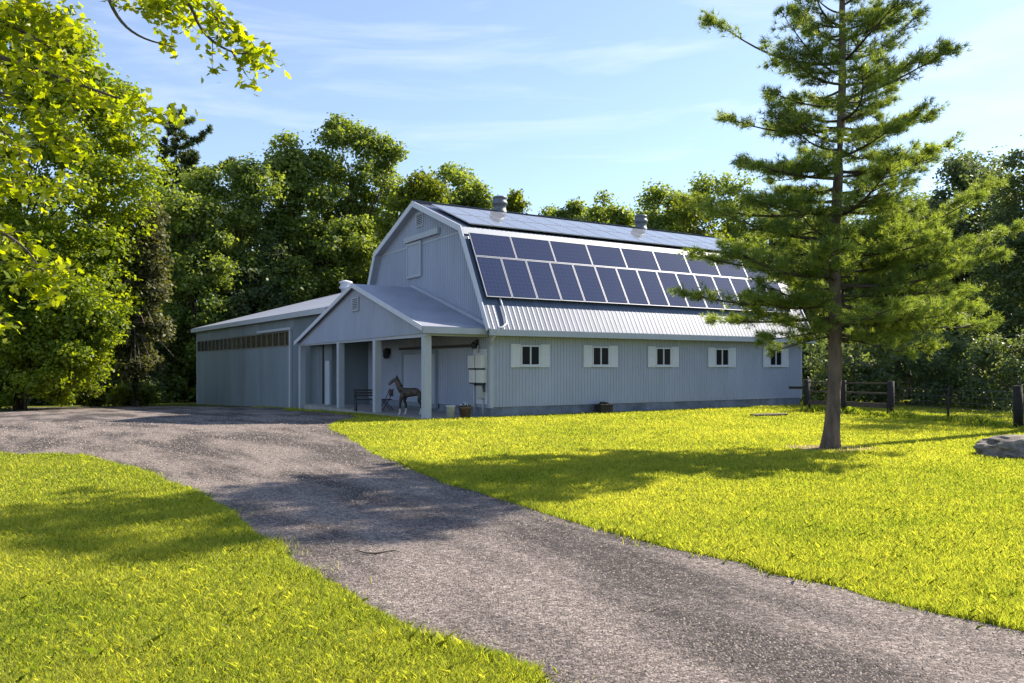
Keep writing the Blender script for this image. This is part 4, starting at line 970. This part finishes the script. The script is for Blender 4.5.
# ------------------------------------------------------------------ the near maple reaching in from the left
def maple():
    D = 11.5; base = np.array([-11.2, 12.4, 0.0])
    root = empty('maple_tree', tuple(base), label='maple with large sunlit yellow-green leaves reaching in at upper left', cat='tree')
    P3 = lambda px, py, d=0: at(px, py, D + d) - base
    m = MB(); cl = []
    tr = [np.array([0, 0, -.1]), np.array([0, 0, 1.2]), np.array([.1, 0, 3.0]), np.array([.2, -.2, 5.2]), np.array([.3, -.3, 7.6]), np.array([.5, -.4, 10.5])]
    m.tube(tr, [.42, .32, .29, .25, .19, .08], 10)
    limbs = [  # start height, points (px, py, depth), leaves from which point on, leaves per metre
        (3.2, [(-120, 170, 0), (-40, 215, -.2), (20, 240, -.4), (45, 275, -.6)], 1, 70),
        (4.0, [(-120, 90, .2), (-50, 105, 0), (10, 130, 0), (32, 185, .1)], 1, 80),
        (4.4, [(-110, 60, -.3), (-30, 75, -.5), (30, 110, -.4), (62, 140, -.2)], 1, 60),
        (4.6, [(-100, 40, .2), (0, 55, .1), (60, 78, 0), (110, 95, -.1), (162, 116, -.1)], 1, 62),
        (5.2, [(-110, 0, 0), (-40, 10, 0), (25, 30, 0), (70, 62, .1)], 1, 80),
        (5.8, [(-110, -40, 0), (-30, -20, 0), (20, -5, .1), (52, 15, .2)], 1, 80),
        (6.4, [(-60, -90, 0), (60, -60, -.2), (150, -30, -.3), (188, -2, -.3), (202, 34, -.3), (232, 54, -.3), (258, 53, -.3)], 5, 70),
        (6.2, [(-60, -70, 0), (60, -50, -.1), (104, -12, -.1), (118, 20, -.1), (140, 38, -.1), (174, 47, -.1)], 9, 0),
        (6.6, [(-60, -90, 0), (40, -50, 0), (110, -22, 0), (150, -2, 0), (175, 14, 0)], 3, 90),
        (6.8, [(-40, -100, 0), (100, -60, -.3), (170, -25, -.4), (205, 8, -.4), (226, 26, -.4)], 3, 75),
        (2.6, [(-140, 255, 0), (-60, 300, 0), (-10, 325, .2)], 1, 60),
    ]
    for h, pts, k0, dn in limbs:
        s = tr[0] + np.array([.15, -.1, h + .1]); pl_ = [s] + [P3(*q) for q in pts]
        sm = np.array(pl_); sm = chaikin(sm, 2); n = len(sm); ln = np.linalg.norm(np.diff(sm, axis=0), axis=1).sum()
        m.tube(list(sm), [.055 * (1 - i / n) ** 1.2 + .006 for i in range(n)], 7, cap=False)
        if dn:
            st = P3(*pts[k0 - 1]); j = np.argmin(np.linalg.norm(sm - st, axis=1)); seg = sm[j:]
            L_ = np.linalg.norm(np.diff(seg, axis=0), axis=1).sum(); nt_ = int(L_ * 14) + 4
            for _ in range(nt_):
                f = rng.random() * (len(seg) - 1); i = int(min(f, len(seg) - 2)); p0 = seg[i] + (seg[i + 1] - seg[i]) * (f - i)
                d = rng.normal(0, 1, 3) * np.array([1, 1, .7]) + np.array([.3, 0, -.35]); d /= np.linalg.norm(d); tl = rng.uniform(.15, .55)
                q = p0 + d * tl; m.tube([p0, p0 * .5 + q * .5 + [0, 0, .03], q], [.007, .005, .002], 4, cap=False)
                for _ in range(max(4, int(dn * tl / 1.9))):
                    cl.append(p0 + (q - p0) * rng.uniform(.3, 1.1) + rng.normal(0, .075, 3) + [0, 0, -.05])
        # bits along thin stems
    m.build('trunk', M['bark'], root, False)
    Pn = np.array(cl); nn = len(Pn)
    out = np.tile(np.array([.25, -.2, .35]), (nn, 1))
    leaves('crown', Pn, out, rng.uniform(.10, .17, nn), np.clip(rng.normal(.55, .22, nn), 0, 1), M['leaf_maple'], root, upb=.45, rnd=1.0, shape='maple')
    # the outer crown beyond the frame, that shades nothing in view but belongs to the tree
    c2 = np.stack([rng.uniform(-3.2, 1.2, 46), rng.uniform(-2.6, 2.6, 46), rng.uniform(5.5, 12.0, 46)], 1)
    P, O, T = lobe_leaves(c2, np.full(46, .9), 140, .13)
    leaves('outer_crown', P, O, .15 * rng.uniform(.7, 1.2, len(P)), T, M['leaf_maple'], root)
maple()

# ------------------------------------------------------------------ grass
def vnoise(x, y, s, seed):
    r = np.random.default_rng(seed); g = r.random((64, 64)); fx, fy = x / s, y / s
    i, j = np.floor(fx).astype(int), np.floor(fy).astype(int); u, v = fx - i, fy - j; u = u * u * (3 - 2 * u); v = v * v * (3 - 2 * v)
    G = lambda a, b: g[a % 64, b % 64]
    return (G(i, j) * (1 - u) + G(i + 1, j) * u) * (1 - v) + (G(i, j + 1) * (1 - u) + G(i + 1, j + 1) * u) * v
barn_fp = np.array([A0 + dR * a + dL * b for a, b in ((-2.62, -.06), (0, -.06), (0, -.02), (LEN + .02, -.02), (LEN, WID), (0, WID), (-2.62, 13))])
shed_fp = np.array([SL, SL + SD * SLEN, SL + SD * SLEN + SN * SDEP, SL + SN * SDEP])
def blades(P, hgt, wid, tint, name, label):
    n = len(P); z = gz(P[:, 0], P[:, 1]); b = np.stack([P[:, 0], P[:, 1], z - .004], 1)
    a = rng.uniform(0, 2 * np.pi, n); w_ = np.stack([np.cos(a), np.sin(a), np.zeros(n)], 1) * wid[:, None] / 2
    ln = rng.normal(0, .42, (n, 2)); mid = b + np.stack([ln[:, 0] * hgt * .35, ln[:, 1] * hgt * .35, hgt * .6], 1)
    tip = b + np.stack([ln[:, 0] * hgt * 1.1, ln[:, 1] * hgt * 1.1, hgt * rng.uniform(.75, 1.05, n)], 1)
    V = np.stack([b - w_, b + w_, mid + w_ * .75, tip, mid - w_ * .75], 1).reshape(-1, 3)
    i = np.arange(n)[:, None] * 5
    o = mesh_np(name, V, 5, i + np.arange(5)[None], M['grass'], None, {'tint': ('FACE', tint)})
    return tag(o, label, 'grass', kind='stuff')
def chips():
    n = 170000; th = rng.uniform(R(90 - 37), R(90 + 38), n); r = np.exp(rng.uniform(math.log(3.8), math.log(30), n))
    P = np.stack([r * np.cos(th), r * np.sin(th)], 1); k = inpoly(P, drive_poly); pt = vnoise(P[:, 0] + P[:, 1] * .5, P[:, 1] - P[:, 0] * .2, .9, 21); k &= rng.random(n) < .25 + pt; P, r = P[k], r[k]; n = len(P)
    sz = (.0035 + .0006 * r) * rng.uniform(.5, 1.5, n); z = gz(P[:, 0], P[:, 1]) + .011; a = rng.uniform(0, 6.28, n)
    c = np.stack([P[:, 0], P[:, 1], z], 1); V = []
    for j in range(4):
        rr = sz * rng.uniform(.7, 1.3, n); V.append(c + np.stack([np.cos(a + j * 1.571) * rr, np.sin(a + j * 1.571) * rr, np.zeros(n)], 1))
    V.append(c + np.stack([rng.normal(0, .3, n) * sz, rng.normal(0, .3, n) * sz, sz * rng.uniform(.5, 1.1, n)], 1))
    V = np.stack(V, 1).reshape(-1, 3); b = np.arange(n)[:, None] * 5
    Fc = np.concatenate([b + np.array([[j, (j + 1) % 4, 4]]) for j in range(4)], 1).reshape(-1, 3)
    m, t, bs = mat_base('stone_chips'); at_ = N(t, 'ShaderNodeAttribute', attribute_name='tint'); rp = N(t, 'ShaderNodeValToRGB')
    rp.color_ramp.elements[0].color = (.075, .060, .055, 1); rp.color_ramp.elements[1].color = (.36, .295, .26, 1); t.links.new(at_.outputs['Fac'], rp.inputs['Fac']); t.links.new(rp.outputs['Color'], bs.inputs['Base Color']); bs.inputs['Roughness'].default_value = .9
    o = mesh_np('gravel', V, 3, Fc, m, None, {'tint': ('FACE', np.repeat(np.clip(rng.normal(.42, .25, n), 0, 1), 4))})
    tag(o, 'loose stone chips strewn over the driveway', 'gravel', kind='stuff')
chips()
def lawn():
    n = 1400000
    th = rng.uniform(R(90 - 37), R(90 + 38), n); r = np.exp(rng.uniform(math.log(3.7), math.log(46), n))
    P = np.stack([r * np.cos(th), r * np.sin(th)], 1)
    ok = ~inpoly(P, drive_poly) & ~inpoly(P, barn_fp) & ~inpoly(P, shed_fp)
    dm = np.hypot((P[:, 0] - PB[0]) / 1.1, (P[:, 1] - PB[1]) / .8); ok &= (dm > .85) | (rng.random(n) < .12)
    P, r = P[ok], r[ok]
    big = vnoise(P[:, 0], P[:, 1], 1.7, 3) * .6 + vnoise(P[:, 0] + 40, P[:, 1], .45, 5) * .4
    cl = vnoise(P[:, 0], P[:, 1] + 9, .16, 8)
    h = (.030 + .026 * big + .022 * cl) * rng.uniform(.55, 1.3, len(P))
    h *= np.where(rng.random(len(P)) < .02, 1.5, 1)
    wd = np.clip(.0022 + .00046 * r, .003, .022) * rng.uniform(.7, 1.3, len(P))
    h = h * (1 + np.clip((r - 12) / 60, 0, .5))
    big2 = vnoise(P[:, 0] * .6 + 7, P[:, 1], 2.6, 14)
    tint = np.clip(.12 + .62 * big + .28 * big2 + rng.normal(0, .21, len(P)) + np.where(rng.random(len(P)) < .05, .35, 0), 0, 1)
    blades(P, h, wd, tint, 'lawn_grass', 'short sunlit yellow-green lawn grass on both sides of the driveway')
    # taller uncut fringe along the driveway edges
    Q = []
    for e in (le, re_):
        for a, b in zip(e[:-1], e[1:]):
            m_ = (a + b) / 2; rr = np.hypot(*m_)
            if m_[1] < 2 or rr > 34: continue
            k = int(np.linalg.norm(b - a) * (1700 if rr < 8 else 900 if rr < 15 else 400))
            t = rng.random((k, 1)); nrm = np.array([-(b - a)[1], (b - a)[0]]); nrm /= np.linalg.norm(nrm) + 1e-9
            Q.append(a + (b - a) * t + nrm * rng.normal(0, .09, (k, 1)))
    Q = np.concatenate(Q); rr = np.hypot(Q[:, 0], Q[:, 1]); cl = vnoise(Q[:, 0], Q[:, 1], .35, 12)
    k = (~inpoly(Q, drive_poly) | (rng.random(len(Q)) < .06)) & (rng.random(len(Q)) < .25 + cl); Q, rr, cl = Q[k], rr[k], cl[k]
    blades(Q, (.045 + .065 * cl) * rng.uniform(.5, 1.2, len(Q)), np.clip(.0025 + .0004 * rr, .003, .014), np.clip(.2 + .4 * cl + rng.normal(0, .15, len(Q)), 0, 1), 'fringe_grass', 'longer uncut grass fringing the driveway edges')
    # weeds under the fence
    t = rng.random((9000, 1)); W_ = np.where(t < .3, fa + (fb - fa) * t / .3, fb + (fd - fb) * (t - .3) / .7) + rng.normal(0, .28, (9000, 2))
    blades(W_, rng.uniform(.08, .34, 9000) * vnoise(W_[:, 0], W_[:, 1], .5, 4) * 1.5, np.full(9000, .02), np.clip(rng.normal(.25, .15, 9000), 0, 1), 'weeds', 'tall weeds growing along the foot of the fences')
lawn()
